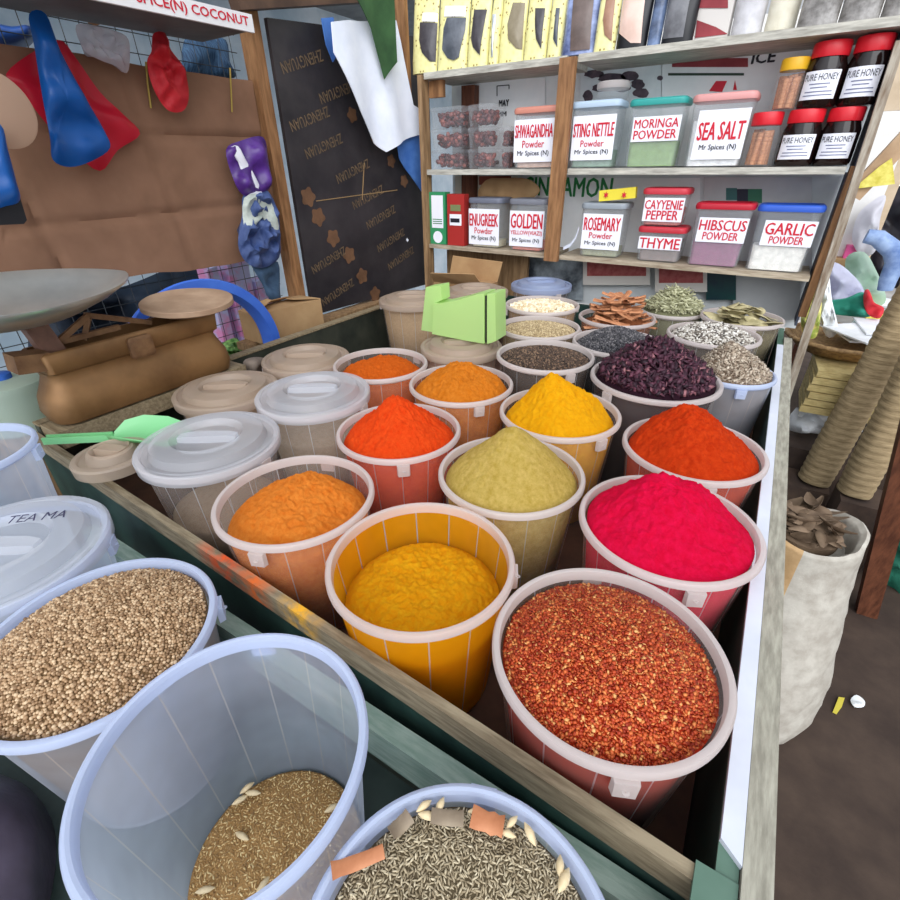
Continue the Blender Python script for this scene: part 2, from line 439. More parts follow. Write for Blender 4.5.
def grip_mb(x, y, z, R, a):
    m = MB(); d = np.array([math.cos(a), math.sin(a), 0]); u = np.array([-d[1], d[0], 0]); c = np.array([x, y, z])
    rs = []
    for t, wd, zz in ((-.46, .004, .011), (-.43, .011, .02), (-.3, .014, .023), (0, .015, .024), (.3, .014, .023), (.43, .011, .02), (.46, .004, .011)):
        p = c+d*t*R
        rs.append([p+u*wd+np.array([0,0,.009]), p+u*wd*.8+np.array([0,0,zz]), p-u*wd*.8+np.array([0,0,zz]), p-u*wd+np.array([0,0,.009])])
    m.rings(rs); return m
def add_lid(t, x, y, zr, R, mat, org, a=.6):
    l = lid_mb(x, y, zr, R).build('lid', mat, t, 30, org=org)
    grip_mb(x, y, zr, R, a).build('grip', mat, l, 30, org=org)
    return l

def heap_fn(cx, cy, R, z0, pk, ox, oy, a, amp, freq, seed, dome=False, crumb=0):
    def fn(x, y):
        qx, qy = x-cx-ox, y-cy-oy; d = math.hypot(qx, qy)
        if d < 1e-6: s = 0
        else:
            ux, uy = qx/d, qy/d; pu = ox*ux+oy*uy
            s = d/max(1e-6, (-pu+math.sqrt(max(0, pu*pu-ox*ox-oy*oy+R*R))))
        s = min(s, 1)
        base = (1-s*s) if dome else max(0, 1-math.sqrt(s*s+.006)+.03)**a
        fade = min(1, (1-s)*6)
        lump = 0
        if crumb:
            n1 = 1-abs(noise.noise(Vector((x*62, y*62, seed+3)))); n2 = noise.noise(Vector((x*150, y*150, seed+9))); n3 = noise.noise(Vector((x*11, y*11, seed+5)))
            lump = crumb*(.9*n1*n1+.8*n2)*(.3+.7*fade)+crumb*3.2*n3*fade
        return z0+pk*base+amp*fbm(x, y, freq, seed)*(.25+.75*fade)+lump
    return fn
def heap_mesh(cx, cy, R, zb, rb, z0, fn, nr=40, ns=110, floor=True):
    vs = [(cx, cy, fn(cx, cy))]; fs = []
    for i in range(1, nr+1):
        r = R*i/nr
        for j in range(ns):
            a = 2*math.pi*(j+.5*(i % 2))/ns
            x, y = cx+r*math.cos(a), cy+r*math.sin(a)
            vs.append((x, y, fn(x, y)))
    for j in range(ns): fs.append((0, 1+j, 1+(j+1) % ns))
    for i in range(nr-1):
        o, p = 1+i*ns, 1+(i+1)*ns
        for j in range(ns):
            k = (j+1) % ns
            if i % 2: fs += [(o+j, p+j, o+k), (o+k, p+j, p+k)]
            else: fs += [(o+j, p+j, p+k), (o+j, p+k, o+k)]
    o = 1+(nr-1)*ns; p = len(vs)
    for j in range(ns):
        a = 2*math.pi*(j+.5*(nr % 2))/ns
        vs.append((cx+rb*math.cos(a), cy+rb*math.sin(a), zb))
    vs.append((cx, cy, zb)); c = len(vs)-1
    for j in range(ns):
        k = (j+1) % ns
        fs += [(o+j, p+j, p+k), (o+j, p+k, o+k), (c, p+k, p+j)]
    return np.array(vs), np.array(fs)
def wall_r(R, zr, zb, z):
    k = R/.136; return min((.104+.0245*min(1, max(0, (z-zb)/(zr-zb))))*k-.0038, .1245*k-.002)
def make_heap(name, label, cat, bk, e, pk, mat, ox=0, oy=0, a=1.0, amp=.006, freq=28, seed=0, dome=False, grain=None, group='spices heaped in the buckets', nr=40, crumb=0):
    cx, cy, zr, R, zb = bk
    z0 = zr+e; Rs = wall_r(R, zr, zb, z0)
    fn = heap_fn(cx, cy, Rs, z0, pk, ox, oy, a, amp, freq, seed, dome, crumb)
    bv, bf = heap_mesh(cx, cy, Rs, zb+.008, wall_r(R, zr, zb, zb+.008)-.002, z0, fn, nr, 180 if crumb else 110)
    org = (cx, cy, zb)
    if grain is None:
        me = bpy.data.meshes.new(name)
        me.from_pydata((bv-np.array(org)).tolist(), [], bf.tolist()); me.materials.append(mat)
        me.polygons.foreach_set('use_smooth', [True]*len(me.polygons)); me.update()
        o = bpy.data.objects.new(name, me); COL.objects.link(o); o.location = org
        return tag(o, label, cat, group, 'stuff')
    tmpl, n, size, tilt, gm = grain[:5]; lift = grain[5] if len(grain) > 5 else .5
    i = np.arange(n)+.5; r = Rs*.985*np.sqrt(i/n); th = i*2.399963
    r = np.clip(r+RNG.normal(0, .35*Rs/math.sqrt(n), n), 0, Rs-max(size)*.9); th = th+RNG.normal(0, .3/np.sqrt(i), n)
    x, y = cx+r*np.cos(th), cy+r*np.sin(th)
    s = np.array(size)[None]*RNG.uniform(.75, 1.25, (n, 1))
    z = np.array([fn(u, v) for u, v in zip(x, y)])+s[:, 2]*RNG.uniform(-.2, 1.0, n)*lift
    return grains(name, label, cat, tmpl[0], tmpl[1], np.stack([x, y, z], -1), rots(n, tilt), s, [gm, mat], (bv, bf), group, 'stuff', org)

# name: x, y, rim z, radius, bottom z
BK = dict(
 flakes=(-.042,.406,1.010,.136,TF), turmeric=(-.315,.412,1.017,.136,TF), orange=(-.592,.428,1.017,.136,TF),
 redorange=(-.594,.726,1.010,.136,TF), green=(-.307,.694,1.013,.136,TF), pink=(-.028,.682,1.016,.136,TF),
 chilli=(-.033,.974,1.008,.136,TF), yellow=(-.316,.966,1.022,.136,TF), brown=(-.600,1.003,1.020,.136,TF),
 backred=(-.877,1.012,1.020,.136,TF), lidA=(-.885,.464,1.016,.136,TF), lidB=(-.866,.740,1.026,.134,TF),
 hibisc=(-.167,1.228,1.044,.156,TF), pepper=(-.466,1.240,1.048,.136,TF), beige=(-.599,1.517,1.040,.136,TF),
 beans=(-.700,1.783,1.046,.142,TF), bark=(-.420,1.820,1.026,.136,TF), darkseed=(-.328,1.482,1.040,.134,TF),
 bw=(-.088,1.700,1.042,.136,TF), chips=(-.006,1.449,1.016,.107,TF), bay=(-.030,2.030,1.026,.136,TF),
 stalk=(-.272,2.075,1.012,.118,TF), bluelid=(-.82,2.06,1.052,.128,TF), lidC=(-.752,1.258,1.016,.124,TF),
 lidD=(-1.22,1.646,1.029,.136,TF), lidE=(-1.165,.700,.985,.132,TF), lidF=(-1.165,.990,.985,.132,TF), lidG=(-1.05,1.885,1.035,.136,TF),
 coriander=(-.582,.099,1.014,.136,ST), empty=(-.310,.093,1.040,.1295,ST), cumin=(-.0555,.087,1.021,.119,ST), tea=(-.857,.098,1.014,.136,ST), white=(-1.16,.150,1.071,.122,ST))
L = dict(
 flakes='frosted bucket full of crushed red chilli flakes, in the near right corner of the tray',
 turmeric='frosted bucket with yellow-stained walls, half full of deep yellow powder',
 orange='frosted bucket of light orange powder beside the front rail of the tray',
 redorange='frosted bucket with a bright red-orange cone of powder, beside the lidded buckets',
 green='frosted bucket heaped with a mustard-green cone of powder',
 pink='frosted bucket heaped with hot pink-red powder at the white edge strip',
 chilli='frosted bucket heaped with dark orange chilli powder at the white edge strip',
 yellow='frosted bucket heaped with bright yellow powder behind the mustard-green cone',
 brown='frosted bucket of brown-orange powder, behind the red-orange cone',
 backred='frosted bucket low on reddish-brown powder near the dark left side of the tray',
 lidA='frosted bucket under a clean white lid, beside the green scoop',
 lidB='frosted bucket under a clean white lid, between the scale and the red-orange cone',
 hibisc='widest bucket, heaped with dark purple dried petals',
 pepper='frosted bucket of dark brown peppery seeds, behind the bright yellow powder',
 beige='frosted bucket of small beige seeds behind the dark brown seeds',
 beans='frosted bucket of pale cream beans in front of the bluish lid',
 bark='frosted bucket piled with reddish cinnamon bark',
 darkseed='frosted bucket of grey-black seeds mostly hidden behind the purple petals',
 bw='frosted bucket of black and white striped seeds',
 chips='small bluish bucket heaped with grey-brown root chips at the right edge',
 bay='frosted bucket of large dry bay leaves beside the right shelf post',
 stalk='frosted bucket of grey-green dried stalks under the low shelf',
 bluelid='bucket closed with a bluish lid under the low shelf',
 lidC='bucket with a dusty beige lid under the lime green plastic box',
 lidD='tall bucket with a dusty lid, beside the dark plywood board',
 lidE='bucket with a dusty beige lid right beside the brown scale',
 lidF='bucket with a dusty beige lid along the dark left side of the tray',
 lidG='bucket with a wide dusty lid behind the lime green plastic box',
 coriander='bluish bucket brimming with round coriander seeds on the front ledge',
 empty='large nearly empty clear bucket with a little brown residue on the front ledge',
 cumin='clear bucket of grey-green cumin seeds at the bottom edge of the ledge',
 tea='bucket with a large milky lid with handwriting on the front ledge',
 white='open frosted empty bucket at the far left of the front ledge')
front = ('coriander', 'empty', 'cumin', 'tea', 'white')
for k, v in BK.items():
    x, y, zr, R, zb = v
    lid = LID if k in ('lidA', 'lidB', 'tea') else LIDB if k in ('lidC', 'lidD', 'lidE', 'lidF', 'lidG') else plastic('bluish_lid', C(168, 182, 214), .75) if k == 'bluelid' else None
    lg = {'flakes': -1.15, 'pink': -1.1, 'chilli': -1.2, 'bay': 1.9, 'bw': 1.9, 'chips': 1.9, 'coriander': 1.0, 'tea': .9, 'white': .9, 'empty': -.9, 'redorange': -.86, 'brown': -.7, 'hibisc': -2.1, 'yellow': -.5}.get(k, random.uniform(0, 3))
    mats = None
    if k == 'turmeric':
        mats = (plastic('turmeric_stained_bucket', C(255, 178, 16), .82, .6, .4, .12), RIM)
    bucket(x, y, zr, R, zb, L[k], k in front or k == 'chips', lid, lg, 'buckets on the front ledge' if k in front else 'spice buckets in the tray', mats, ribs=(k != 'hibisc'))

P = {
 'turmeric': ('deep yellow turmeric powder settled low in its stained bucket', -.078, .034, (255,164,8), (255,184,26), 0, -.01, 1, .007, True),
 'orange': ('light orange powder mounded in the bucket by the front rail', -.048, .06, (240,126,36), (252,152,60), .01, .01, .8, .008, True),
 'redorange': ('bright red-orange cone of powder in the bucket beside the lidded ones', -.03, .108, (240,66,14), (250,88,30), -.01, .0, .95, .007, False),
 'green': ('mustard-green cone of ground powder', -.026, .124, (198,166,74), (222,192,108), 0, 0, .9, .005, False),
 'pink': ('hot pink-red powder heap', -.016, .092, (240,6,56), (252,20,78), -.035, .02, .9, .010, False),
 'chilli': ('dark orange chilli powder heap at the right edge', -.026, .105, (206,52,10), (226,72,22), -.035, .015, .75, .010, False),
 'yellow': ('bright yellow powder heap', -.03, .108, (248,166,6), (255,186,22), -.025, .0, .9, .011, False),
 'brown': ('brown-orange powder mound behind the red-orange cone', -.026, .062, (214,116,22), (230,138,44), -.01, .01, .8, .010, True),
 'backred': ('reddish-brown powder low in the bucket near the dark side of the tray', -.04, .045, (206,88,18), (222,106,32), -.02, .01, .8, .008, True),
 'lidA': ('pale brown powder inside the lidded bucket beside the green scoop', -.15, .02, (168,142,116), (182,158,132), 0, 0, 1, .004, True),
 'lidB': ('pale brown powder inside the lidded bucket beside the red-orange cone', -.09, .02, (176,156,132), (190,170,148), 0, 0, 1, .004, True),
 'lidD': ('tan powder filling the tall lidded bucket beside the plywood', -.03, .01, (180,148,108), (196,164,124), 0, 0, 1, .003, True),
 'lidC': ('rosy beige powder inside the bucket under the lime green box', -.02, .01, (190,150,128), (200,164,140), 0, 0, 1, .003, True),
 'lidE': ('beige powder inside the dusty-lidded bucket beside the scale', -.03, .01, (176,146,116), (190,160,130), 0, 0, 1, .003, True),
 'lidF': ('beige powder inside the dusty-lidded bucket by the left side of the tray', -.03, .01, (180,150,120), (192,164,134), 0, 0, 1, .003, True),
 'lidG': ('grey-brown powder inside the bucket with a wide dusty lid', -.03, .01, (150,134,112), (166,150,128), 0, 0, 1, .003, True)}
for i, (k, (lb, e, pk, c1, c2, ox, oy, a, amp, dm)) in enumerate(P.items()):
    make_heap('spice_powder', lb, 'spice', BK[k], e, pk, powder('powder_'+k, C(*c1), C(*c2)), ox, oy, a, amp, 26, i*3.1, dm, nr=64 if not k.startswith('lid') else 20, crumb=0 if k.startswith('lid') else .0024 if k == 'green' else .0050)
def plainm(n, c): return M(n, C(*c), rough=.9, spec=.1)
make_heap('chilli_flakes', 'crushed red chilli flakes with yellow seeds filling the near right bucket', 'spice', BK['flakes'], -.022, .040, plainm('flake_base', (140, 34, 12)), dome=True, amp=.004, seed=50,
          grain=(CHIP, 6500, (.0030, .0022, .0009), .5, island('flakes', [(0, C(146,40,16)), (.45, C(184,70,30)), (.75, C(204,98,46)), (.9, C(220,136,72)), (1, C(232,172,106))], .5), 2.0))
make_heap('coriander_seeds', 'round tan coriander seeds filling the bucket on the front ledge', 'spice', BK['coriander'], -.012, .030, plainm('coriander_base', (110, 86, 58)), dome=True, amp=.003, seed=51,
          grain=(ICO1, 4200, (.0023, .0021, .0021), 1, island('coriander', [(0, C(122,92,62)), (.5, C(170,136,100)), (1, C(212,184,148))], .5), .8))
make_heap('cumin_seeds', 'thin grey-green cumin seeds filling the bucket at the bottom edge', 'spice', BK['cumin'], -.020, .018, plainm('cumin_base', (96, 84, 64)), dome=True, amp=.003, seed=52,
          grain=(ICO1, 5200, (.0031, .0008, .0008), .35, island('cumin', [(0, C(134,118,92)), (.5, C(176,160,130)), (1, C(208,194,164))], .6), 1.5))
make_heap('seed_residue', 'brown chaff and seeds left at the bottom of the nearly empty bucket', 'spice', BK['empty'], -.246, .016, plainm('residue_base', (160, 124, 78)), dome=True, amp=.004, seed=53,
          grain=(ICO1, 2600, (.0026, .0009, .0007), .4, island('residue', [(0, C(140,106,66)), (.6, C(196,160,106)), (1, C(236,212,158))], .7), 1.5))
make_heap('peppery_seeds', 'dark brown small seeds behind the bright yellow powder', 'spice', BK['pepper'], -.02, .022, plainm('pepper_base', (46, 34, 26)), dome=True, amp=.003, seed=54,
          grain=(ICO1, 2400, (.0032, .0026, .0024), 1, island('pepper', [(0, C(40,30,24)), (.7, C(84,64,50)), (1, C(140,112,88))], .6), .8))
make_heap('beige_seeds', 'small beige seeds in the bucket behind the dark brown ones', 'spice', BK['beige'], -.02, .022, plainm('beige_base', (140, 120, 90)), dome=True, amp=.003, seed=55,
          grain=(ICO1, 2400, (.0034, .0022, .002), .6, island('beige', [(0, C(140,118,84)), (.6, C(186,164,124)), (1, C(214,196,158))], .6), .8))
make_heap('cream_beans', 'pale cream beans in front of the bluish lid', 'beans', BK['beans'], -.02, .022, plainm('bean_base', (150, 122, 90)), dome=True, amp=.003, seed=56,
          grain=(ICO1, 650, (.0078, .0055, .005), .5, island('beans', [(0, C(206,180,136)), (.5, C(236,220,186)), (1, C(250,240,216))], .4), .8))
make_heap('black_seeds', 'grey-black seeds behind the purple petals', 'spice', BK['darkseed'], -.02, .055, plainm('darkseed_base', (40, 40, 44)), dome=True, amp=.003, seed=57,
          grain=(ICO1, 2400, (.0036, .0028, .0026), 1, island('darkseed', [(0, C(38,38,42)), (.6, C(74,72,76)), (1, C(120,116,116))], .5), .8))
make_heap('striped_seeds', 'black and white seeds in the bucket near the right shelf post', 'spice', BK['bw'], -.02, .045, plainm('bw_base', (90, 82, 74)), dome=True, amp=.003, seed=58,
          grain=(ICO1, 1300, (.0075, .0036, .0026), .5, island('bw', [(0, C(76,70,66)), (.35, C(130,120,108)), (.4, C(176,168,156)), (.75, C(206,200,190)), (1, C(230,226,218))], .5), 1.2))
make_heap('root_chips', 'grey-brown root chips heaped in the small bluish bucket', 'spice', BK['chips'], -.012, .086, plainm('chip_base', (120, 100, 82)), -.02, .01, .8, amp=.004, seed=59,
          grain=(CHIP, 1600, (.0072, .0044, .0018), .7, island('chips', [(0, C(120,102,86)), (.5, C(168,150,130)), (1, C(208,194,174))], .8), 1.5))
make_heap('purple_petals', 'dark purple dried hibiscus petals heaped in the widest bucket', 'dried flowers', BK['hibisc'], -.012, .105, plainm('petal_base', (34, 14, 24)), -.01, .01, .75, amp=.012, freq=30, seed=60,
          grain=(CHIP, 1500, (.0125, .0062, .0042), .9, island('petals', [(0, C(34,14,26)), (.6, C(66,30,46)), (.9, C(96,50,66)), (1, C(150,100,104))], .6), 1.6))
STICK = (np.array([[-1,-1,-1],[-1,1,-1],[-1,1,1],[-1,-1,1],[1,-1,-1],[1,1,-1],[1,1,1],[1,-1,1]], float)*np.array([1,1,1]),
         np.array([[0,2,1],[0,3,2],[4,5,6],[4,6,7],[0,1,5],[0,5,4],[1,2,6],[1,6,5],[2,3,7],[2,7,6],[3,0,4],[3,4,7]]))
make_heap('dried_stalks', 'grey-green dried grass stalks piled under the low shelf', 'herb', BK['stalk'], -.02, .10, plainm('stalk_base', (112, 112, 84)), 0, 0, .7, amp=.006, seed=61,
          grain=(STICK, 900, (.026, .0020, .0014), .35, island('stalks', [(0, C(122,122,90)), (.5, C(164,162,126)), (1, C(206,204,170))], .7), 2.5))

# cinnamon bark pieces and bay leaves, one by one
def bark_mesh(l, w_, c, seed):
    rs = []
    rr = random.Random(seed)
    for i in range(7):
        t = i/6*2-1; ww = w_*(1+.15*rr.uniform(-1, 1)); ring = []
        for k in range(7):
            a = (k/6-.5)*2.6
            ring.append((t*l, ww*math.sin(a), c*math.cos(a)*ww+.004*t*t))
        ring2 = [(x, y*.82, z-.002) for x, y, z in ring[::-1]]
        rs.append(ring+ring2)
    m = MB(); m.rings(rs); return m
BARKM = M('cinnamon_bark', C(150, 92, 58), C(202, 142, 100), 30, .7, .3, stretch=(1, 5, 5))
cx, cy, zr, R, zb = BK['bark']
mb_ = MB(); mb_.v, mb_.f, mb_.mi = [], [], []
bark_protos = [bark_mesh(random.uniform(.045, .085), random.uniform(.007, .013), .8, i) for i in range(5)]
bark_data = []
for m in bark_protos:
    o = m.build('cinnamon_bark', BARKM, None, 50); bark_data.append(o.data); bpy.data.objects.remove(o)
def put(data, name, label, cat, group, loc, rot):
    o = bpy.data.objects.new(name, data); COL.objects.link(o); o.location = tuple(loc); o.rotation_euler = rot
    return tag(o, label, cat, group)
for i in range(64):
    lvl = i//16; r = (.1-.018*lvl)*math.sqrt(random.random()); a = random.uniform(0, 6.28)
    put(random.choice(bark_data), 'cinnamon_bark', 'curled strip of reddish-brown cinnamon bark in the bucket of bark', 'bark', 'cinnamon bark strips',
        (cx+r*math.cos(a), cy+r*math.sin(a), zr-.028+.019*lvl+.035*(1-r/.11)*lvl/3), (random.uniform(-.3, .3), random.uniform(-.22, .22), random.gauss(.3, .9)))
make_heap('bark_crumbs', 'reddish bark crumbs under the cinnamon strips', 'bark', BK['bark'], -.03, .03, powder('barkfill', C(120,68,40), C(150,92,58)), dome=True, seed=63)
def leaf_mesh(l, w_, curl, seed):
    m = MB(); rs = []; rr = random.Random(seed)
    tw = rr.uniform(-.5, .5)
    for i in range(9):
        t = i/8; ww = w_*math.sin(math.pi*min(.97, max(.03, t)))**.7
        ring = []
        for s in (-1, -.5, 0, .5, 1):
            ring.append(((t-.5)*2*l, s*ww, curl*s*s*ww+curl*.5*l*(2*t-1)**2+tw*s*ww*(t-.5)))
        rs.append(ring)
    top = [[(x, y, z+.0008) for x, y, z in r] for r in rs]
    m.rings([r+t[::-1] for r, t in zip(rs, top)]); return m
BAYM = M('bay_leaf', C(150, 140, 100), C(196, 184, 142), 20, .6, .2)
DRYM = M('dry_leaf', C(88, 70, 54), C(132, 110, 88), 16, .75, .3)
bay_data, dry_data = [], []
for i in range(5):
    o = leaf_mesh(random.uniform(.035, .055), random.uniform(.014, .022), random.uniform(-.5, .6), i).build('bay_leaf', BAYM, None, 60); bay_data.append(o.data); bpy.data.objects.remove(o)
    o = leaf_mesh(random.uniform(.03, .05), random.uniform(.014, .022), random.uniform(-.7, .9), i+9).build('dry_leaf', DRYM, None, 60); dry_data.append(o.data); bpy.data.objects.remove(o)
cx, cy, zr, R, zb = BK['bay']
for i in range(48):
    lvl = i//12; r = (.105-.015*lvl)*math.sqrt(random.random()); a = random.uniform(0, 6.28)
    put(random.choice(bay_data), 'bay_leaf', 'pale olive dry bay leaf in the bucket beside the right shelf post', 'leaf', 'dry bay leaves',
        (cx+r*math.cos(a), cy+r*math.sin(a), zr-.02+.016*lvl), (random.uniform(-.5, .5), random.uniform(-.4, .4), random.uniform(0, 6.28)))
make_heap('leaf_crumbs', 'crumbled bay leaf under the whole leaves', 'leaf', BK['bay'], -.035, .02, powder('bayfill', C(100,92,62), C(130,120,84)), dome=True, seed=64)
# pieces strewn over the cumin
cx, cy, zr, R, zb = BK['cumin']
PODM = M('seed_pod', C(206, 182, 140), C(232, 214, 176), 40, .5)
for px, py, l, w_, yaw, lab in ((358, 862, .021, .006, .90, 'long reddish bark strip lying on the cumin at its left'), (487, 822, .014, .008, .3, 'square reddish bark chip on the cumin, nearest the top of the bucket'),
                                (447, 818, .014, .006, .5, 'grey-brown bark chip on the cumin'), (400, 826, .010, .006, 1.3, 'small grey bark chip on the cumin left of the square red one')):
    p = at(px, py, Z=zr-.004); m = bark_mesh(l, w_, .3, px)
    grey = 'grey' in lab
    o = m.build('bark_chip', M('chip_grey', C(120,104,86), C(150,134,112), 30) if grey else M('chip_red', C(168,104,66), C(196,132,92), 30), None, 50); o.location = tuple(p); o.rotation_euler = (.2, .1, yaw); tag(o, lab, 'bark')
for px, py, yaw, l in ((424, 806, 1.2, .008), (428, 816, .4, .009), (474, 811, .7, .0055), (512, 822, 1.3, .007), (530, 834, -.6, .009), (508, 834, .3, .007), (564, 880, 1.5, .010), (560, 866, 1.9, .008), (440, 806, 1.7, .008)):
    p = at(px, py, Z=zr-.004); m = MB(); m.tube([(-l, 0, 0), (-l*.5, 0, 0), (0, 0, .001), (l*.5, 0, 0), (l, 0, 0)], [.0004, l*.33, l*.42, l*.33, .0004], 8)
    o = m.build('seed_pod', PODM, None, 60); o.location = tuple(p); o.rotation_euler = (0, .1, yaw); tag(o, 'pale plump seed pod lying on the cumin near the bucket rim', 'seed', 'pale pods on the cumin')
cx, cy, zr, R, zb = BK['empty']
for px, py, yaw in ((253, 793, .6), (247, 788, 1.4), (240, 800, 1.2), (242, 836, .2), (205, 890, .8), (263, 885, 1.6), (332, 808, 1.1)):
    p = at(px, py, Z=zb+.056); m = MB(); l = .010; m.tube([(-l, 0, 0), (-l*.5, 0, 0), (0, 0, .001), (l*.5, 0, 0), (l, 0, 0)], [.0004, l*.3, l*.36, l*.3, .0004], 8)
    o = m.build('seed_pod', PODM, None, 60); o.location = tuple(p); o.rotation_euler = (0, .1, yaw); tag(o, 'pale seed pod on the brown chaff in the nearly empty bucket', 'seed', 'pale pods in the nearly empty bucket')
# handwriting on the milky lid
x, y, zr, R, zb = BK['tea']
o = [c for c in COL.objects if c.name.startswith('lid') and c.parent and c.parent.get('label') == L['tea']][0]
m = MB(); PEN = M('marker_pen', C(60, 58, 84), rough=.5)
dv = at(78, 513, Z=zr+.02)-at(6, 521, Z=zr+.02); dv[2] = 0; dv /= np.linalg.norm(dv); up = np.array([-dv[1], dv[0], 0])
m.text('TEA MA', at(38, 517, Z=zr+.0225), dv, up, .020, .085, 0)
m.build('handwriting', PEN, o, org=(x, y, zb))

def on_plane(px, py, p0, n):
    r = CF + CR*(px-450)/FPX - CU*(py-450)/FPX; o = np.array([0, 0, H])
    return o+r*(np.dot(np.array(p0)-o, n)/np.dot(r, n))
EX, EY, EZ = np.eye(3)

# ------------------------------------------------------------------ the shelf unit
SY = 2.2
def zt(x): return 1.868-.006*(x+1.5)          # top of the top board
def zm(x): return 1.499-.006*(x+1.5)
def zl(x): return 1.168-.011*(x+1.5)
SH = thing('shelf_unit', 'rough wooden shelf unit of three boards and posts behind the table', 'shelf', (-.68, 2.3, 0))
def board(x0, x1, zf, th, y0=SY, y1=2.444):
    m = MB(); m.hexa([(x0,y0,zf(x0)-th),(x1,y0,zf(x1)-th),(x1,y1,zf(x1)-th),(x0,y1,zf(x0)-th)],
                     [(x0,y0,zf(x0)),(x1,y0,zf(x1)),(x1,y1,zf(x1)),(x0,y1,zf(x0))]); return m
for x0, x1 in ((-1.505, -.845), (-.80, .20)): board(x0, x1, zt, .024).build('shelf_board', WOODH, SH)
for x0, x1 in ((-1.505, -.845), (-.80, .137)): board(x0, x1, zm, .022).build('shelf_board', WOODH, SH)
for x0, x1 in ((-1.505, -.845), (-.80, .142)): board(x0, x1, zl, .018).build('shelf_board', M('low_board', C(140, 124, 104), C(186, 172, 150), 12, .75, .3, stretch=(1, 8, 8)), SH)
m = MB(); m.box((-1.53, 2.185, 0), (-1.507, 2.24, 1.86)); m.build('post', WOOD, SH)
m = MB(); m.box((-.865, 2.176, 1.135), (-.802, 2.199, 1.855)); m.build('post', POSTM, SH)
m = MB(); m.hexa([(.198,2.19,.45),(.226,2.19,.45),(.226,2.22,.45),(.198,2.22,.45)], [(.148,2.19,1.80),(.172,2.19,1.80),(.172,2.22,1.80),(.148,2.22,1.80)])
m.hexa([(.212,2.19,0),(.24,2.19,0),(.24,2.22,0),(.212,2.22,0)], [(.198,2.19,.45),(.226,2.19,.45),(.226,2.22,.45),(.198,2.22,.45)]); m.build('post', M('grey_post', C(120, 100, 80), C(176, 166, 150), 10, .7, .3, stretch=(8,8,1)), SH)
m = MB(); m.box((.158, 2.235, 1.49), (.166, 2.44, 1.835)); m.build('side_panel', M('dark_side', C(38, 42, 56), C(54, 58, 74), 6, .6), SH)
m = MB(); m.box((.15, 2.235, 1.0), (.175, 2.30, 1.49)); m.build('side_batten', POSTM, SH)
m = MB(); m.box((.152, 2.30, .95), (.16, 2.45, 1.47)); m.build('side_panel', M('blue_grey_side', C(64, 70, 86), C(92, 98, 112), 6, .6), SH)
m = MB(); m.box((-1.505, 2.24, 1.78), (-1.43, 2.26, 1.842)); m.build('bracket', POSTM, SH)
m = MB(); m.box((-1.43, 2.40, .9), (-1.36, 2.444, 1.835)); m.build('rear_post', REDWOOD, SH)
m = MB(); m.box((-1.52, 2.46, .9), (.17, 2.475, 1.9)); m.build('back_panel', M('grey_back', C(204, 210, 212), C(226, 230, 230), 4, .7), SH)
m = MB(); m.box((-1.5, 2.36, .86), (-1.02, 2.38, 1.12)); m.build('lower_plank', WOOD, SH)
m = MB(); m.beam((-1.615, 2.21, 1.70), (-1.61, 2.20, 2.3), .05, .025, (0, 1, 0)); m.build('outer_plank', POSTM, SH)

# posters on the back panel
WPOS = M('poster_paper', C(228, 232, 234), C(242, 244, 244), 5, .6)
MAROON = M('maroon_print', C(128, 40, 48), C(150, 56, 62), 10, .6)
PY = 2.452
def quad_px(m, x0, y0, x1, y1, Y, mi=0, th=.0):
    a, b_, c, d = at(x0, y0, Y=Y), at(x1, y0, Y=Y), at(x1, y1, Y=Y), at(x0, y1, Y=Y)
    m.hexa([d, c, c+EY*.002, d+EY*.002], [a, b_, b_+EY*.002, a+EY*.002], mi)
t = thing('poster', 'white poster with a maroon banner and black letters above the pink-lidded tub', 'poster', at(720, 110, Y=PY))
m = MB(); quad_px(m, 662, 40, 812, 166, PY); m.build('sheet', WPOS, t)
m = MB(); quad_px(m, 672, 58, 748, 67, PY-.003); m.build('banner', MAROON, t)
m = MB(); quad_px(m, 668, 73, 744, 75.5, PY-.003); m.build('rule', M('dark_green_rule', C(40, 62, 48)), t)
m = MB(); m.text('ICE', at(764, 57, Y=PY-.003), EX, EZ, .034, .072, .05); m.build('lettering', BLACKINK, t)
m = MB()
for q in ([(709,91),(716,81),(727,81),(722,92)], [(733,90),(735,80),(737,90)]):
    ps = [at(x, y, Y=PY-.003) for x, y in q]; m.add(ps, [tuple(range(len(ps)))])
m.build('red_figure', REDINK, t)
t = thing('poster', 'pale poster with dark blotchy print above the light-blue-lidded tub', 'poster', at(620, 100, Y=PY))
m = MB(); quad_px(m, 580, 56, 661, 166, PY+.001); m.build('sheet', M('poster_blot_paper', C(204, 214, 218), C(228, 234, 236), 7, .6), t)
m = MB()
for cx_, cy_, rx, ry in ((594,74,10,4),(612,78,14,5),(630,76,9,5),(638,84,7,5),(600,88,8,4),(588,96,5,6),(641,93,8,5),(606,68,5,2),(626,65,3,2.5),(660,78,3,2.5),(622,88,9,4)):
    c0 = at(cx_, cy_, Y=PY-.001); k = [at(cx_+rx*math.cos(a)*(1+.3*noise.noise(Vector((a*2,cx_,0)))), cy_+ry*math.sin(a)*(1+.3*noise.noise(Vector((cx_,a*2,0)))), Y=PY-.001) for a in np.linspace(0, 6.28, 14, endpoint=False)]
    m.add(k, [tuple(range(14))[::-1]])
m.build('dark_print', M('plum_print', C(58, 50, 60), C(92, 76, 86), 30), t)
t = thing('poster', 'pale poster with black hand-drawn letters behind the stacked date boxes', 'poster', at(520, 105, Y=PY))
m = MB(); quad_px(m, 462, 78, 545, 166, PY); m.build('sheet', WPOS, t)
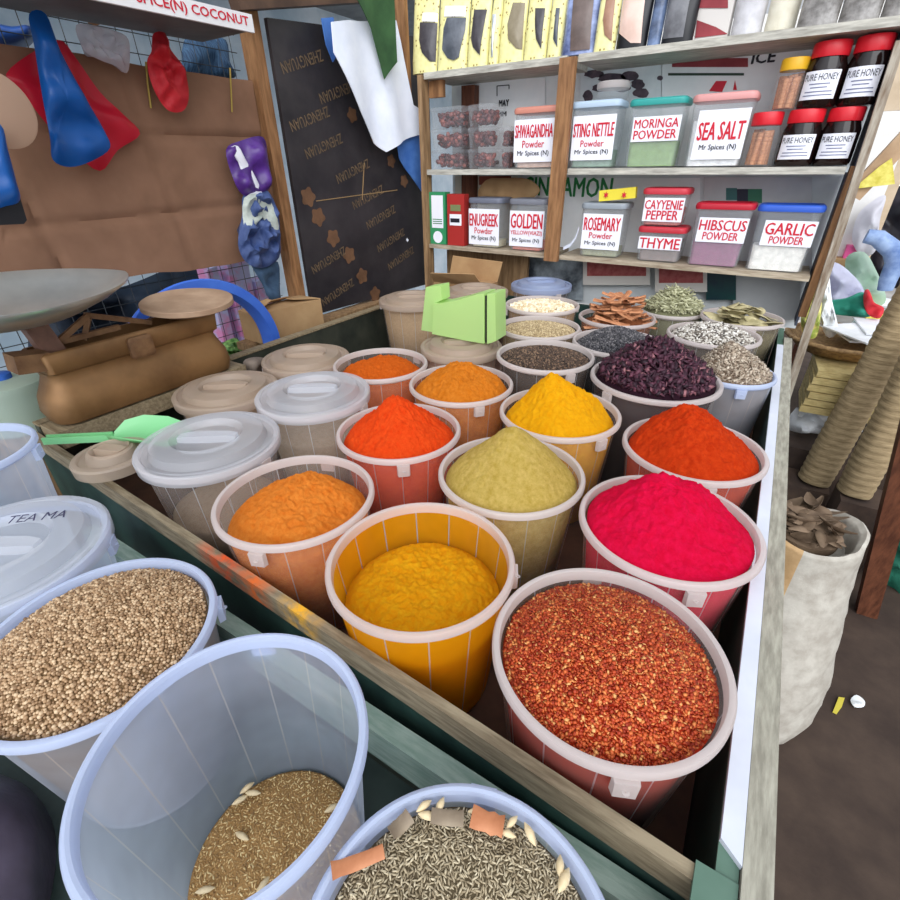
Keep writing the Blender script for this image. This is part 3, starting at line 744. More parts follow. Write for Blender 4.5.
m = MB(); m.text('MAY', at(504, 103, Y=PY-.003), EX, EZ, .024, .05, .06); m.text('MM', at(502, 114, Y=PY-.003), EX, EZ, .018, .045, .06)
for a, b_ in (((497,86),(509,85)),((497,86),(497,96)),((509,85),(509,89))): m.beam(at(*a, Y=PY-.002), at(*b_, Y=PY-.002), .003, .003, (0,1,0))
m.build('lettering', BLACKINK, t)
t = thing('poster', 'white poster with large green letters behind the bottom-row tubs', 'poster', at(600, 200, Y=PY))
m = MB(); quad_px(m, 519, 178, 700, 262, PY); m.build('sheet', WPOS, t)
m = MB(); a, b_ = at(524, 186, Y=PY-.003), at(612, 188, Y=PY-.003)
m.text('CINNAMON', (a+b_)/2, (b_-a)/np.linalg.norm(b_-a), EZ, .078, np.linalg.norm(b_-a), .03); m.build('lettering', GREENINK, t)
t = thing('poster', 'cream poster scrap with black letters and a brown band behind the grey-lidded tub', 'poster', at(480, 190, Y=PY))
m = MB(); quad_px(m, 455, 176, 517, 240, PY); m.build('sheet', M('cream_paper', C(206, 196, 178), C(222, 214, 198), 5, .6), t)
m = MB(); m.text('UT', at(466, 184, Y=PY-.003), EX, EZ, .03, .035, .04); m.build('lettering', BLACKINK, t)
m = MB(); quad_px(m, 479, 176, 511, 185, PY-.003); m.build('brown_band', M('brown_band', C(140, 72, 52)), t)
t = thing('poster', 'pale grey poster behind the blue-lidded garlic tub', 'poster', at(770, 200, Y=PY))
m = MB(); quad_px(m, 704, 177, 812, 280, PY); m.build('sheet', M('grey_poster', C(188, 190, 192), C(206, 208, 208), 4, .6), t)
m = MB(); quad_px(m, 726, 188, 737, 200, PY-.003); quad_px(m, 748, 189, 762, 203, PY-.003, 1); quad_px(m, 737, 189, 748, 203, PY-.003, 2)
m.build('stripe_print', [M('teal_print', C(60, 110, 108)), M('green_print', C(52, 116, 88)), M('navy_print', C(40, 42, 60))], t)
# framed red signs under the lowest shelf
for x0, y0, x1, y1, lab in ((583, 260, 650, 285, 'white-framed red sign under the low shelf, behind the cinnamon bark'), (655, 262, 707, 292, 'white-framed red sign under the low shelf, behind the dried stalks')):
    t = thing('framed_sign', lab, 'sign', at((x0+x1)/2, y1, Y=2.40))
    m = MB(); quad_px(m, x0, y0, x1, y1, 2.40); m.build('frame', M('sign_frame', C(214, 208, 200)), t)
    m = MB(); quad_px(m, x0+4, y0+2, x1-4, y1-9, 2.396); m.build('panel', M('sign_red', C(150, 62, 62), C(178, 96, 92), 40), t)
t = MB(); quad_px(t, 706, 268, 736, 300, 2.41); tag(t.build('dark_box', M('navy_green_box', C(18, 30, 54), C(20, 78, 70), 5, .4)), 'small dark navy and green board under the low shelf behind the bay leaves', 'box')
t = MB(); quad_px(t, 733, 272, 800, 320, 2.43); tag(t.build('grey_board', M('pale_board', C(178, 180, 182), C(196, 198, 198), 4)), 'pale grey board under the low shelf beside the right post', 'board')
t = MB(); quad_px(t, 505, 256, 583, 300, 2.43); tag(t.build('picture_board', M('photo_board', C(60, 66, 74), C(168, 178, 184), 9, .5)), 'dark and pale picture board under the low shelf behind the bluish lid', 'board')

# ------------------------------------------------------------------ plastic tubs
def rrect(cx_, cy_, hx, hy, r, z, n=5):
    ps = []
    for sx, sy, a0 in ((1, 1, 0), (-1, 1, 90), (-1, -1, 180), (1, -1, 270)):
        for i in range(n):
            a = math.radians(a0+90*i/(n-1)); ps.append((cx_+sx*(hx-r)+r*math.cos(a), cy_+sy*(hy-r)+r*math.sin(a), z))
    return ps
LIDC = {}
def lidmat(c):
    if c not in LIDC: LIDC[c] = plastic('tub_lid', C(*c), .93, .25, .35)
    return LIDC[c]
TUBM = plastic('clear_tub', C(222, 228, 232), .15, .25, .2)
def tub(label, xl, xr, yt, zf, lidc, fillc, fill, lab, lines, group, Y=2.215, depth=.14, zb=None, name='tub', filllabel=None, tint=None, dark_lid=False):
    a, b_ = at(xl, yt, Y=Y), at(xr, yt, Y=Y); X0, X1, ztop = a[0], b_[0], (a[2]+b_[2])/2
    cx_ = (X0+X1)/2; hx = (X1-X0)/2; hy = depth/2; cy_ = Y+hy
    z0 = (zf(cx_) if zb is None else zb)+.0012; zs = ztop-.016
    ins = .010
    t = thing(name, label, 'tub', (cx_, cy_, z0), group)
    m = MB(); m.rings([rrect(cx_, cy_, hx-ins-.006, hy-ins-.006, .016, z0), rrect(cx_, cy_, hx-ins, hy-ins, .02, z0+.006), rrect(cx_, cy_, hx-.004, hy-.004, .024, zs),
                       rrect(cx_, cy_, hx-.007, hy-.007, .022, zs), rrect(cx_, cy_, hx-ins-.003, hy-ins-.003, .018, z0+.006)], True, False)
    m.add(rrect(cx_, cy_, hx-ins-.006, hy-ins-.006, .016, z0), [tuple(range(20))[::-1]])
    m.build('body', tint or TUBM, t, 35)
    m = MB(); m.rings([rrect(cx_, cy_, hx, hy, .026, zs-.006), rrect(cx_, cy_, hx+.002, hy+.002, .027, zs+.004), rrect(cx_, cy_, hx, hy, .026, ztop-.004), rrect(cx_, cy_, hx-.006, hy-.006, .022, ztop), rrect(cx_, cy_, hx-.016, hy-.016, .018, ztop-.001), rrect(cx_, cy_, hx-.02, hy-.02, .016, ztop-.005)])
    m.build('lid', lidmat(lidc), t, 35)
    yf = lambda z: Y+.004+(ins-.004)*(1-(z-z0)/(zs-z0))-.0018
    if lab:
        lx0, ly0, lx1, ly1 = lab
        p = [at(lx0, ly0, Y=Y), at(lx1, ly0, Y=Y), at(lx1, ly1, Y=Y), at(lx0, ly1, Y=Y)]
        xa, xb = (p[0][0]+p[3][0])/2, (p[1][0]+p[2][0])/2; za, zb_ = (p[0][2]+p[1][2])/2, (p[2][2]+p[3][2])/2
        xa = max(xa, X0+.008); xb = min(xb, X1-.008)
        m = MB(); m.hexa([(xa, yf(zb_), zb_), (xb, yf(zb_), zb_), (xb, yf(zb_)+.001, zb_), (xa, yf(zb_)+.001, zb_)],
                         [(xa, yf(za), za), (xb, yf(za), za), (xb, yf(za)+.001, za), (xa, yf(za)+.001, za)])
        lb = m.build('label', LABEL, t)
        for ink in (REDINK, BLACKINK):
            m = MB(); any_ = False
            for txt, ik, fy, fh, fw in lines:
                if (ik == 'r') != (ink is REDINK): continue
                z = za+(zb_-za)*fy; any_ = True
                m.text(txt, ((xa+xb)/2, yf(z)-.0008, z), EX, EZ, abs(za-zb_)*fh, (xb-xa)*fw, .026 if fh > .2 else .022)
            if any_: m.build('lettering', ink, lb)
    if fillc:
        zf_ = z0+(zs-z0)*fill; k = fill
        m = MB(); m.rings([rrect(cx_, cy_, hx-ins-.009, hy-ins-.009, .014, z0+.004), rrect(cx_, cy_, hx-.012-(ins-.004)*(1-k), hy-.012-(ins-.004)*(1-k), .018, zf_)])
        o = m.build('tub_filling', M('fill', C(*fillc), C(*[min(255, int(v*1.12)) for v in fillc]), 60, .9), None, None, org=(cx_, cy_, z0))
        tag(o, filllabel or 'powder inside the '+label, 'spice', None, 'stuff')
    return t, ztop
GM, GL = 'labelled tubs on the middle shelf', 'labelled tubs on the low shelf'
tub('salmon-lidded tub labelled SHWAGANDHA beside the brown middle post', 513, 560, 106, zm, (232, 158, 138), (196, 160, 142), .5, (513.5, 119, 553, 162), [('SHWAGANDHA', 'r', .27, .30, .94), ('Powder', 'r', .57, .17, .55), ('Mr Spices (N)', 'b', .80, .15, .80)], GM, filllabel='pinkish powder inside the salmon-lidded tub')
_, zst = tub('tub with a light blue lid labelled STING NETTLE right of the middle post', 571, 621, 100, zm, (206, 226, 244), (116, 142, 122), .30, (571.5, 115, 617.5, 160), [('STING NETTLE', 'r', .32, .30, .94), ('Powder', 'r', .62, .15, .55), ('Mr Spices (N)', 'b', .82, .13, .80)], GM, filllabel='grey-green powder inside the light-blue-lidded tub')
tub('teal-lidded tub of green powder labelled MORINGA POWDER', 630, 688, 97, zm, (60, 178, 170), (122, 150, 88), .42, (632, 116, 683, 141), [('MORINGA', 'r', .28, .36, .92), ('POWDER', 'r', .72, .36, .90)], GM, filllabel='green powder inside the teal-lidded tub')
tub('pink-lidded tub labelled SEA SALT', 694, 759, 92, zm, (240, 176, 172), (232, 228, 228), .7, (695, 109, 757, 159), [('SEA SALT', 'r', .42, .36, .90), ('Mr Spices (N)', 'b', .76, .14, .74)], GM, filllabel='white salt inside the pink-lidded tub')
tub('grey-lidded tub of pale powder labelled ENUGREEK beside the red carton', 467, 501, 198, zl, (128, 132, 148), (214, 204, 170), .16, (468, 209, 501, 245), [('ENUGREEK', 'r', .30, .34, .94), ('Powder', 'r', .60, .17, .6), ('Mr Spices (N)', 'b', .82, .15, .8)], GL, filllabel='cream powder inside the grey-lidded tub')
tub('tub of orange-red powder labelled GOLDEN left of the middle post', 508, 547, 199, zl, (140, 142, 152), (206, 110, 88), .2, (509, 211, 546, 247), [('GOLDEN', 'r', .28, .40, .92), ('YELLOW(VIAZI)', 'r', .62, .15, .94), ('Mr Spices (N)', 'b', .83, .14, .8)], GL, filllabel='orange-red powder inside the tub beside the middle post')
_, zros = tub('clear-lidded tub labelled ROSEMARY with a yellow packet on it', 581, 627, 203, zl, (170, 178, 186), (140, 140, 104), .2, (581.5, 214, 624, 250), [('ROSEMARY', 'r', .28, .36, .92), ('Powder', 'r', .60, .17, .6), ('Mr Spices (N)', 'b', .83, .14, .8)], GL, filllabel='dull green herb inside the clear-lidded tub')
_, zth = tub('red-lidded tub labelled THYME, lower one of the stacked pair', 638, 687, 227, zl, (216, 60, 74), (120, 100, 92), .7, (638, 237, 681, 250), [('THYME', 'r', .5, .78, .94)], GL, filllabel='grey-brown thyme inside the lower stacked tub')
tub('red-lidded tub labelled CAYYENIE PEPPER, stacked on the thyme tub', 643, 690, 188, zl, (226, 70, 84), (196, 84, 70), .55, (643, 198, 687, 222), [('CAYYENIE', 'r', .28, .38, .94), ('PEPPER', 'r', .72, .38, .80)], GL, zb=zth+.001, filllabel='red pepper inside the upper stacked tub')
tub('red-lidded tub of mauve powder labelled HIBSCUS POWDER', 696, 757, 203, zl, (208, 40, 60), (136, 72, 106), .44, (697, 218, 751, 243), [('HIBSCUS', 'r', .30, .42, .94), ('POWDER', 'r', .74, .32, .72)], GL, filllabel='mauve powder inside the red-lidded tub')
tub('blue-lidded tub of white powder labelled GARLIC POWDER at the right post', 759, 828, 205, zl, (62, 110, 220), (226, 222, 214), .42, (762, 221, 823, 247), [('GARLIC', 'r', .32, .46, .92), ('POWDER', 'r', .76, .30, .66)], GL, filllabel='white powder inside the blue-lidded tub')
# jar behind the light blue lid
p = at(612, 99, Y=2.29)
t = thing('plastic_jar', 'clear jar with a white lid standing on the light-blue-lidded tub', 'jar', (p[0], 2.29, zst+.001))
m = MB(); m.lathe([(.002, .001), (.055, .001), (.06, .008), (.06, .035), (.056, .04)], (p[0], 2.29, zst+.001), 32); m.build('body', TUBM, t, 35)
m = MB(); m.lathe([(.06, .036), (.062, .04), (.062, .055), (.056, .059), (.002, .06)], (p[0], 2.29, zst+.001), 32); m.build('lid', RIM, t, 35)
# yellow and red packet on the rosemary tub
m = MB(); a, b_ = at(598, 201, Y=2.23), at(634, 196, Y=2.23)
m.beam((a[0], 2.25, zros+.024), (b_[0], 2.26, zros+.038), .04, .04)
t = tag(m.build('packet', M('yellow_packet', C(226, 208, 60)), None, None, org=(a[0], 2.25, zros)), 'yellow packet with red figures lying on the rosemary tub', 'packet')
m = MB()
for px in (606, 624):
    c0 = at(px, 195, Y=2.228); ps = [c0+EX*.012*math.cos(k)*(1 if i % 2 else .45)+EZ*.014*math.sin(k)*(1 if i % 2 else .45) for i, k in enumerate(np.linspace(0, 6.283, 12, endpoint=False))]
    m.add(ps, [tuple(range(12))])
m.build('red_figure', REDINK, t)
# strip of white tape under the shelf edge
m = MB(); pts = [at(x, y, Y=2.19) for x, y in ((563, 250), (570, 247), (575, 240), (578, 231))]
for i in range(3):
    p, q = pts[i], pts[i+1]; m.hexa([p, p+EY*.012, p+EY*.012+EZ*.014, p+EZ*.014], [q, q+EY*.012, q+EY*.012+EZ*.014, q+EZ*.014])
tag(m.build('white_strap', WHITEP), 'curved white plastic strap hanging at the low shelf board by the middle post', 'strap')
# small clear boxes of dates, two to three high
DATE = island('dates', [(0, C(58, 18, 22)), (.6, C(96, 34, 34)), (1, C(150, 84, 74))], .3)
for ci, (xl, xr) in enumerate(((430, 463), (466, 493), (496, 510))):
    rows = ((98, 121), (121, 144), (144, 167)) if ci < 2 else ((121, 144), (144, 167))
    for ri, (y0, y1) in enumerate(rows):
        Yb = 2.225 if ci < 2 else 2.27
        xc = (xl+xr)/2; x0, x1 = at(xl, 150, Y=Yb)[0], at(xr, 150, Y=Yb)[0]; lv = len(rows)-1-ri
        h = .080; z0 = zm(x0)+.001+lv*(h+.0015)
        pos = ('bottom', 'middle', 'top')[lv] if ci < 2 else ('bottom', 'top')[lv]
        lab = ('%s clear box of dark dates in the stack beside the left post' if ci == 0 else '%s clear box of dark dates in the second stack' if ci == 1 else '%s clear box of dark dates in the stack beside the salmon-lidded tub') % pos
        t = thing('date_box', lab, 'box', ((x0+x1)/2, Yb+.06, z0), 'clear boxes of dates')
        cx_, cy_, hx = (x0+x1)/2, Yb+.06, (x1-x0)/2-.002
        m = MB(); m.rings([rrect(cx_, cy_, hx-.008, .052, .012, z0), rrect(cx_, cy_, hx-.002, .058, .014, z0+h-.014)], True, False); m.build('body', CLEAR, t, 35)
        m = MB(); m.rings([rrect(cx_, cy_, hx, .06, .015, z0+h-.014), rrect(cx_, cy_, hx, .06, .015, z0+h-.006), rrect(cx_, cy_, hx-.01, .05, .012, z0+h)]); m.build('lid', plastic('box_lid', C(226,228,232), .20, .3, .15), t, 35)
        n = 130; gx = RNG.uniform(-hx+.027, hx-.027, n) if hx > .03 else RNG.uniform(-.002, .002, n)
        grains('dates', 'dark dates inside the '+lab, 'dates', *ICO2, np.stack([cx_+gx, cy_+RNG.uniform(-.040, .038, n), z0+RNG.uniform(.013, h-.024, n)], -1), rots(n, .6), np.array([[.0135, .0095, .0095]])*RNG.uniform(.85, 1.05, (n, 1)), [DATE], None, 'dates in the clear boxes', 'stuff', (cx_, cy_, z0))
# two cartons at the left end
for xl, xr, yt, c, lab in ((429, 445, 192, (52, 142, 92), 'tall green and white carton at the left end of the low shelf'), (447, 464, 194, (168, 44, 40), 'tall red carton on the low shelf beside the green one')):
    a, b_ = at(xl, yt, Y=2.215), at(xr, yt, Y=2.215); z0 = zl(a[0])+.001; 
    t = thing('carton', lab, 'carton', ((a[0]+b_[0])/2, 2.24, z0))
    m = MB(); m.box((a[0], 2.215, z0), (b_[0], 2.26, a[2])); m.build('box', M('carton_print', C(*c), None, rough=.5), t)
    w_ = b_[0]-a[0]; hh = a[2]-z0; m = MB(); x0 = a[0]
    if c[1] > 100:
        m.box((x0+.14*w_, 2.2135, z0+.32*hh), (x0+.86*w_, 2.2148, z0+.94*hh)); m.build('white_panel', LABEL, t)
        m = MB(); m.lathe([(.0, 0), (.3*w_, 0)], (0, 0, 0), 20); v = [(x0+w_*.5+p[0], 2.2135, z0+.14*hh+p[1]) for p in m.v]; m2 = MB(); m2.add(v, m.f); m2.build('white_badge', LABEL, t)
        m = MB()
        for k in (.40, .44, .48): m.box((x0+.2*w_, 2.2125, z0+k*hh), (x0+.8*w_, 2.2133, z0+(k+.015)*hh))
        m.build('green_print', GREENINK, t)
    else:
        m.box((x0+.15*w_, 2.2135, z0+.40*hh), (x0+.85*w_, 2.2148, z0+.62*hh)); m.build('white_panel', LABEL, t)
        m = MB(); m.box((x0+.2*w_, 2.2125, z0+.46*hh), (x0+.75*w_, 2.2133, z0+.54*hh)); m.build('dark_print', BLACKINK, t)
        m = MB(); m.box((x0+.2*w_, 2.2135, z0+.68*hh), (x0+.8*w_, 2.2148, z0+.80*hh)); m.build('green_print', M('leaf_print', C(120, 128, 84)), t)
# crumpled brown paper behind the low tubs
m = MB(); m.pillow([at(x, y, Y=2.37) for x, y in ((478, 196), (486, 180), (505, 178), (528, 179), (540, 190), (528, 200), (500, 202))], .03, (0, -1, .2), wr=.3, seed=3)
tag(m.build('paper_bag', CARD2, None, 60), 'crumpled brown paper bag behind the grey-lidded tub on the low shelf', 'paper')

# honey and cinnamon jars
GLASS = plastic('jar_glass', C(225, 225, 225), .10, .1, .08)
HONEY = M('dark_honey', C(22, 12, 12), C(30, 16, 14), 5, .12)
REDLID = M('red_lid', C(206, 26, 40), C(220, 40, 52), 5, .35)
def jar(lab, xl, xr, yt, z0, Y, lidm, content, lbl, group, name, ztop=None):
    a, b_ = at(xl, (yt+150)/2, Y=Y), at(xr, (yt+150)/2, Y=Y); r = (b_[0]-a[0])/2; cx_ = (a[0]+b_[0])/2; cy_ = Y+r*.8
    zt_ = at((xl+xr)/2, yt, Y=Y)[2] if ztop is None else ztop; h = zt_-z0; lh = min(.045, h*.22)
    t = thing(name, lab, 'jar', (cx_, cy_, z0), group); c0 = (cx_, cy_, z0); hb = h-lh
    m = MB(); m.lathe([(.002, .001), (r*.9, .001), (r, .01), (r, hb*.80), (r*.86, hb*.97), (r*.84, hb+.004)], c0, 40)
    m.build('body', GLASS if content == 'sticks' else HONEY, t, 40)
    m = MB(); m.lathe([(r*.9, hb-.002), (r*.92, hb+.002), (r*.92, h-.004), (r*.88, h), (.002, h)], c0, 40, rib=lambda a, z: .012*math.sin(a*40)); m.build('lid', lidm, t, 30)
    if lbl:
        m = MB(); rs = []
        for z in (hb*.16, hb*.72): rs.append([(cx_+(r+.0012)*math.sin(q), cy_-(r+.0012)*math.cos(q), z0+z) for q in np.linspace(-1.05, .85, 16)])
        m.rings(rs, False, False); lb = m.build('label', LABEL, t, 60)
        tv, tf = text_data('PURE HONEY', 0); lo, hi = tv.min(0), tv.max(0); m = MB(); vs = []
        for v in tv:
            q = -.95+1.68*(v[0]-lo[0])/(hi[0]-lo[0]); z = hb*(.53+.13*(v[1]-lo[1])/(hi[1]-lo[1]))
            vs.append((cx_+(r+.0022)*math.sin(q), cy_-(r+.0022)*math.cos(q), z0+z))
        m.add(vs, tf); m.build('lettering', BLACKINK, lb)
        m = MB()
        for f, q0, q1 in ((.45, -.6, .4), (.38, -.5, .3), (.30, -.75, .6), (.23, -.8, .65)):
            m.rings([[(cx_+(r+.0022)*math.sin(q), cy_-(r+.0022)*math.cos(q), z0+hb*(f+d)) for q in np.linspace(q0, q1, 8)] for d in (0, .022)], False, False)
        m.build('fine_print', M('grey_print', C(120, 124, 150)), lb)
    return (cx_, cy_, z0, r, h, hb)
def sticks(J, lab):
    cx_, cy_, z0, r, h, hb = J
    for i in range(11):
        a = i*2.4; rr = r*.62*math.sqrt((i+.5)/11); x, y = cx_+rr*math.cos(a), cy_+rr*math.sin(a)
        m = MB(); m.tube([(x, y, z0+.006), (x+random.uniform(-.006, .006), y+random.uniform(-.005, .005), z0+hb*random.uniform(.8, .94))], .010, 8)
        tag(m.build('cinnamon_stick', BARKM, None, 50, org=(x, y, z0)), lab, 'cinnamon stick', 'cinnamon sticks in '+('the lower jar' if 'lower' in lab else 'the upper jar'))
GH = 'jars of dark honey'
zj = 1.492
J1 = jar('lower honey jar with a red lid, left of the two, on the middle shelf', 783, 823, 109, zj, 2.235, REDLID, 'honey', True, GH, 'honey_jar')
J2 = jar('lower honey jar with a red lid, right of the two, by the right post', 823, 863, 107, zj, 2.235, REDLID, 'honey', True, GH, 'honey_jar')
jar('upper honey jar with a red lid, left of the two, standing on other jars', 797, 838, 47, zj+J1[4]+.002, 2.235, REDLID, 'honey', True, GH, 'honey_jar', zt(0)-.034)
jar('upper honey jar with a red lid, right of the two, nearest the right post', 838, 879, 42, zj+J2[4]+.002, 2.235, REDLID, 'honey', True, GH, 'honey_jar', zt(0)-.031)
J3 = jar('lower cinnamon stick jar with a red lid beside the sea salt tub', 747, 781, 112, zj, 2.24, REDLID, 'sticks', False, 'cinnamon stick jars', 'cinnamon_jar')
sticks(J3, 'brown cinnamon stick in the lower red-lidded jar')
J4 = jar('upper cinnamon stick jar with a yellow lid beside the honey jars', 769, 799, 58, zj+J3[4]+.002, 2.24, M('yellow_lid', C(226, 172, 30), C(236, 186, 48), 5, .35), 'sticks', False, 'cinnamon stick jars', 'cinnamon_jar')
sticks(J4, 'brown cinnamon stick in the upper yellow-lidded jar')

# pouches and packs on the top shelf
def dots_mat():
    m, nt, out = new_mat('dotted_pouch'); bs = node(nt, 'ShaderNodeBsdfPrincipled'); bs.inputs['Roughness'].default_value = .4
    tcn = node(nt, 'ShaderNodeTexCoord'); vo = node(nt, 'ShaderNodeTexVoronoi'); vo.inputs['Scale'].default_value = 58
    nt.links.new(tcn.outputs['Object'], vo.inputs['Vector'])
    nt.links.new(ramp(nt, vo.outputs['Distance'], [(0, C(120, 96, 50)), (.17, C(150, 124, 66)), (.24, C(228, 220, 150)), (1, C(240, 234, 172))]), bs.inputs['Base Color'])
    nt.links.new(bs.outputs[0], out.inputs[0]); return m
DOT = dots_mat()
def pouch(lab, px0, px1, yb, mat, win=None, winmat=None, Y=2.235, tag_=None, name='spice_pouch', group='pouches on the top shelf', top=-70, depth=.05):
    ztp = 2.22
    x0, x1 = at(px0, yb, Y=Y)[0], at(px1, yb, Y=Y)[0]; zb = zt(x0)+.001
    t = thing(name, lab, 'pouch', ((x0+x1)/2, Y, zb), group)
    m = MB(); rs = []
    n = 18
    for k in range(15):
        f = k/14; dz = depth/2*(1-.85*max(0, (f-.25)/.75)**.8)*(.75+.25*min(1, f*6)); w_ = (x1-x0)/2
        ring = []
        for j in range(n):
            a = 2*math.pi*j/n; ca, sa = math.cos(a), math.sin(a)
            x = (x0+x1)/2+w_*math.copysign(abs(ca)**.55, ca); y = Y+dz*math.copysign(abs(sa)**1.1, sa)+.05*f
            y += .004*noise.noise(Vector((x*30, f*6, px0)))
            ring.append((x, y, zb+(ztp-zb)*f))
        rs.append(ring)
    m.rings(rs); m.build('pouch_body', mat, t, 60)
    def frontY(x, z):
        f = (z-zb)/(ztp-zb); dz = depth/2*(1-.85*max(0, (f-.25)/.75)**.8)*(.75+.25*min(1, f*6)); u = min(.98, abs(x-(x0+x1)/2)/((x1-x0)/2))
        ca = u**(1/.55); return Y-dz*math.sqrt(max(0, 1-ca*ca))**1.1+.05*f-.003
    def patch(poly, mt, nm, th=0):
        pts = []
        for i in range(len(poly)):
            (ax, ay), (bx, by) = poly[i], poly[(i+1) % len(poly)]
            for k in range(4): pts.append((ax+(bx-ax)*k/4, ay+(by-ay)*k/4))
        c0 = np.mean(np.array(pts), 0); m = MB(); vs = []; n_ = len(pts)
        for s in (1, .66, .33, .01):
            for p in pts:
                q = at(c0[0]+(p[0]-c0[0])*s, c0[1]+(p[1]-c0[1])*s, Y=Y); x = min(max(q[0], x0+.002), x1-.002)
                vs.append((x, frontY(x, q[2])-th*(1-s*s), q[2]))
        fs = [(k*n_+j, k*n_+(j+1) % n_, (k+1)*n_+(j+1) % n_, (k+1)*n_+j) for k in range(3) for j in range(n_)]+[tuple(3*n_+j for j in range(n_))]
        m.add(vs, fs); m.build(nm, mt, t, 50)
    if win: patch(win, winmat, 'window', .004)
    if tag_: patch(tag_, LABEL, 'paper_tag')
    return t
W1 = M('charcoal_content', C(58, 54, 58), C(74, 70, 74), 40, .3); W2 = M('grey_content', C(74, 78, 86), C(98, 102, 110), 20, .2); W3 = M('taupe_content', C(126, 114, 90), C(142, 130, 106), 30, .3)
SILV = M('silver_foil', C(170, 176, 182), C(220, 224, 228), 20, .25, metal=.6)
pouch('dotted yellow pouch with a charcoal window, at the left end of the top shelf', 413, 437, 73, DOT, [(419, 22), (437, 22), (437, 62), (432, 62), (424, 53), (420, 40)], W1, tag_=[(421, 12), (436, 12), (436, 21), (421, 21)])
pouch('dotted yellow pouch with a wide grey window, second from the left end', 438, 467, 70, DOT, [(446, 17), (465, 17), (465, 30), (461, 58), (456, 61), (450, 59), (444, 50), (443.5, 28)], W2, tag_=[(443, 5), (464, 5), (464, 16), (443, 16)])
pouch('dotted yellow pouch with a notched black window, beside the grey-windowed pouch', 468, 488, 67, DOT, [(473, 9), (486, 9), (484, 30), (482, 56), (475, 48), (472, 38)], W1)
pouch('narrow dotted yellow pouch with a silver strip, left of the taupe-windowed pouch', 489, 498.5, 65, DOT, [(492, 14), (496, 14), (495, 58), (493.5, 58)], SILV)
pouch('dotted yellow pouch with a taupe oval window, mid way on the left top board', 499, 523, 63, DOT, [(512, 2), (524, 2), (523, 50), (518, 49), (510, 40), (508, 24)], W3)
pouch('dotted yellow pouch with a black and silver window, right of the taupe-windowed pouch', 524, 546, 60, DOT, [(535, 8), (545, 8), (543, 50), (538, 40), (536, 26)], W1)
pouch('dotted yellow pouch with a grey window, left of the dark blue-edged pack', 547, 560.5, 57, DOT, [(556, 8), (560, 8), (559, 48), (555, 40)], W2)
pouch('dark brown pack with a shiny blue edge above the middle post', 562, 593, 54, M('blue_foil', C(60, 70, 110), C(150, 164, 206), 14, .2), [(573, -10), (594, -10), (591, 50), (572, 52)], M('brown_foil', C(92, 78, 72), C(112, 96, 90), 20, .3), name='spice_pack')
pouch('dotted yellow pouch with a brown window beside the pink-windowed pack', 594, 615, 49, DOT, [(607, -10), (616, -10), (613, 42), (606, 36), (604, 20)], M('brown_content', C(150, 110, 88), C(166, 126, 102), 30, .3))
pouch('dark pack with a large pink window on the top shelf', 616, 646, 47, BLACK, [(622, -10), (646, -10), (642, 44), (632, 44), (620, 34)], M('pink_content', C(216, 184, 168), C(228, 198, 184), 20, .35), name='spice_pack')
pouch('glossy blue-black pack beside the pink-windowed pack', 647, 660, 45, M('navy_foil', C(52, 62, 84), C(120, 140, 176), 12, .2), name='spice_pack')
pouch('wide glossy black pack with a grey window, beside the red and white box', 661, 692, 43, BLACK, [(666, -10), (692, -10), (684, 38), (664, 40), (662, 20)], M('grey_window', C(92, 92, 96), C(120, 120, 124), 20, .25), name='spice_pack')
x0, x1 = at(694, 35, Y=2.26)[0], at(727, 35, Y=2.26)[0]; z0 = zt(x0)+.001
t = thing('carton', 'white carton with a red corner on the top shelf', 'carton', ((x0+x1)/2, 2.29, z0))
m = MB(); m.box((x0, 2.26, z0), (x1, 2.32, 2.2)); m.build('box', M('white_carton', C(206, 200, 194)), t)
m = MB(); m.add([at(695, 38, Y=2.258), at(728, 34, Y=2.258), at(716, 27, Y=2.258), at(697, 20, Y=2.258)], [(0, 1, 2, 3)]); m.add([at(699, 8, Y=2.258), at(728, 8, Y=2.258), at(728, -9, Y=2.258), at(700, -9, Y=2.258)], [(0, 1, 2, 3)]); m.build('red_print', MAROON, t)
for px0, px1, yb, c1, c2, lab in ((728, 761, 31, (196, 194, 198), (220, 218, 222), 'clear jar of whitish powder on the top shelf'), (762, 795, 28, (222, 214, 190), (236, 230, 210), 'clear jar of cream powder on the top shelf beside the foil packs')):
    a, b_ = at(px0, yb, Y=2.25)[0], at(px1, yb, Y=2.25)[0]; r = (b_-a)/2-.001; c0 = ((a+b_)/2, 2.25+r, zt(a)+.001)
    t = thing('storage_jar', lab, 'jar', c0)
    m = MB(); m.lathe([(.002, 0), (r*.92, 0), (r, .012), (r, .3), (r*.8, .34), (r*.8, .36)], c0, 32); m.build('body', GLASS, t, 40)
    m = MB(); m.lathe([(r*.84, .35), (r*.84, .38), (.002, .38)], c0, 32); m.build('lid', RIM, t, 40)
    m = MB(); m.lathe([(.002, .004), (r*.9, .004), (r*.95, .014), (r*.95, .28), (.002, .29)], c0, 32)
    tag(m.build('jar_filling', M('jarfill', C(*c1), C(*c2), 30, .9), None, 40, org=c0), 'powder inside the '+lab, 'spice', None, 'stuff')
FOIL = M('glossy_grey_pack', C(104, 100, 96), C(164, 160, 156), 26, .18, .5, .006, bscale=30)
for px0, px1, yb, lab in ((797, 836, 25, 'glossy grey pack of spice beside the cream powder jar'), (838, 878, 21, 'glossy grey pack, middle of three at the right end of the top shelf'), (880, 912, 17, 'glossy grey pack of spice at the right end of the top shelf')):
    pouch(lab, px0, px1, yb, FOIL, name='spice_pack', group='glossy grey packs', depth=.07)
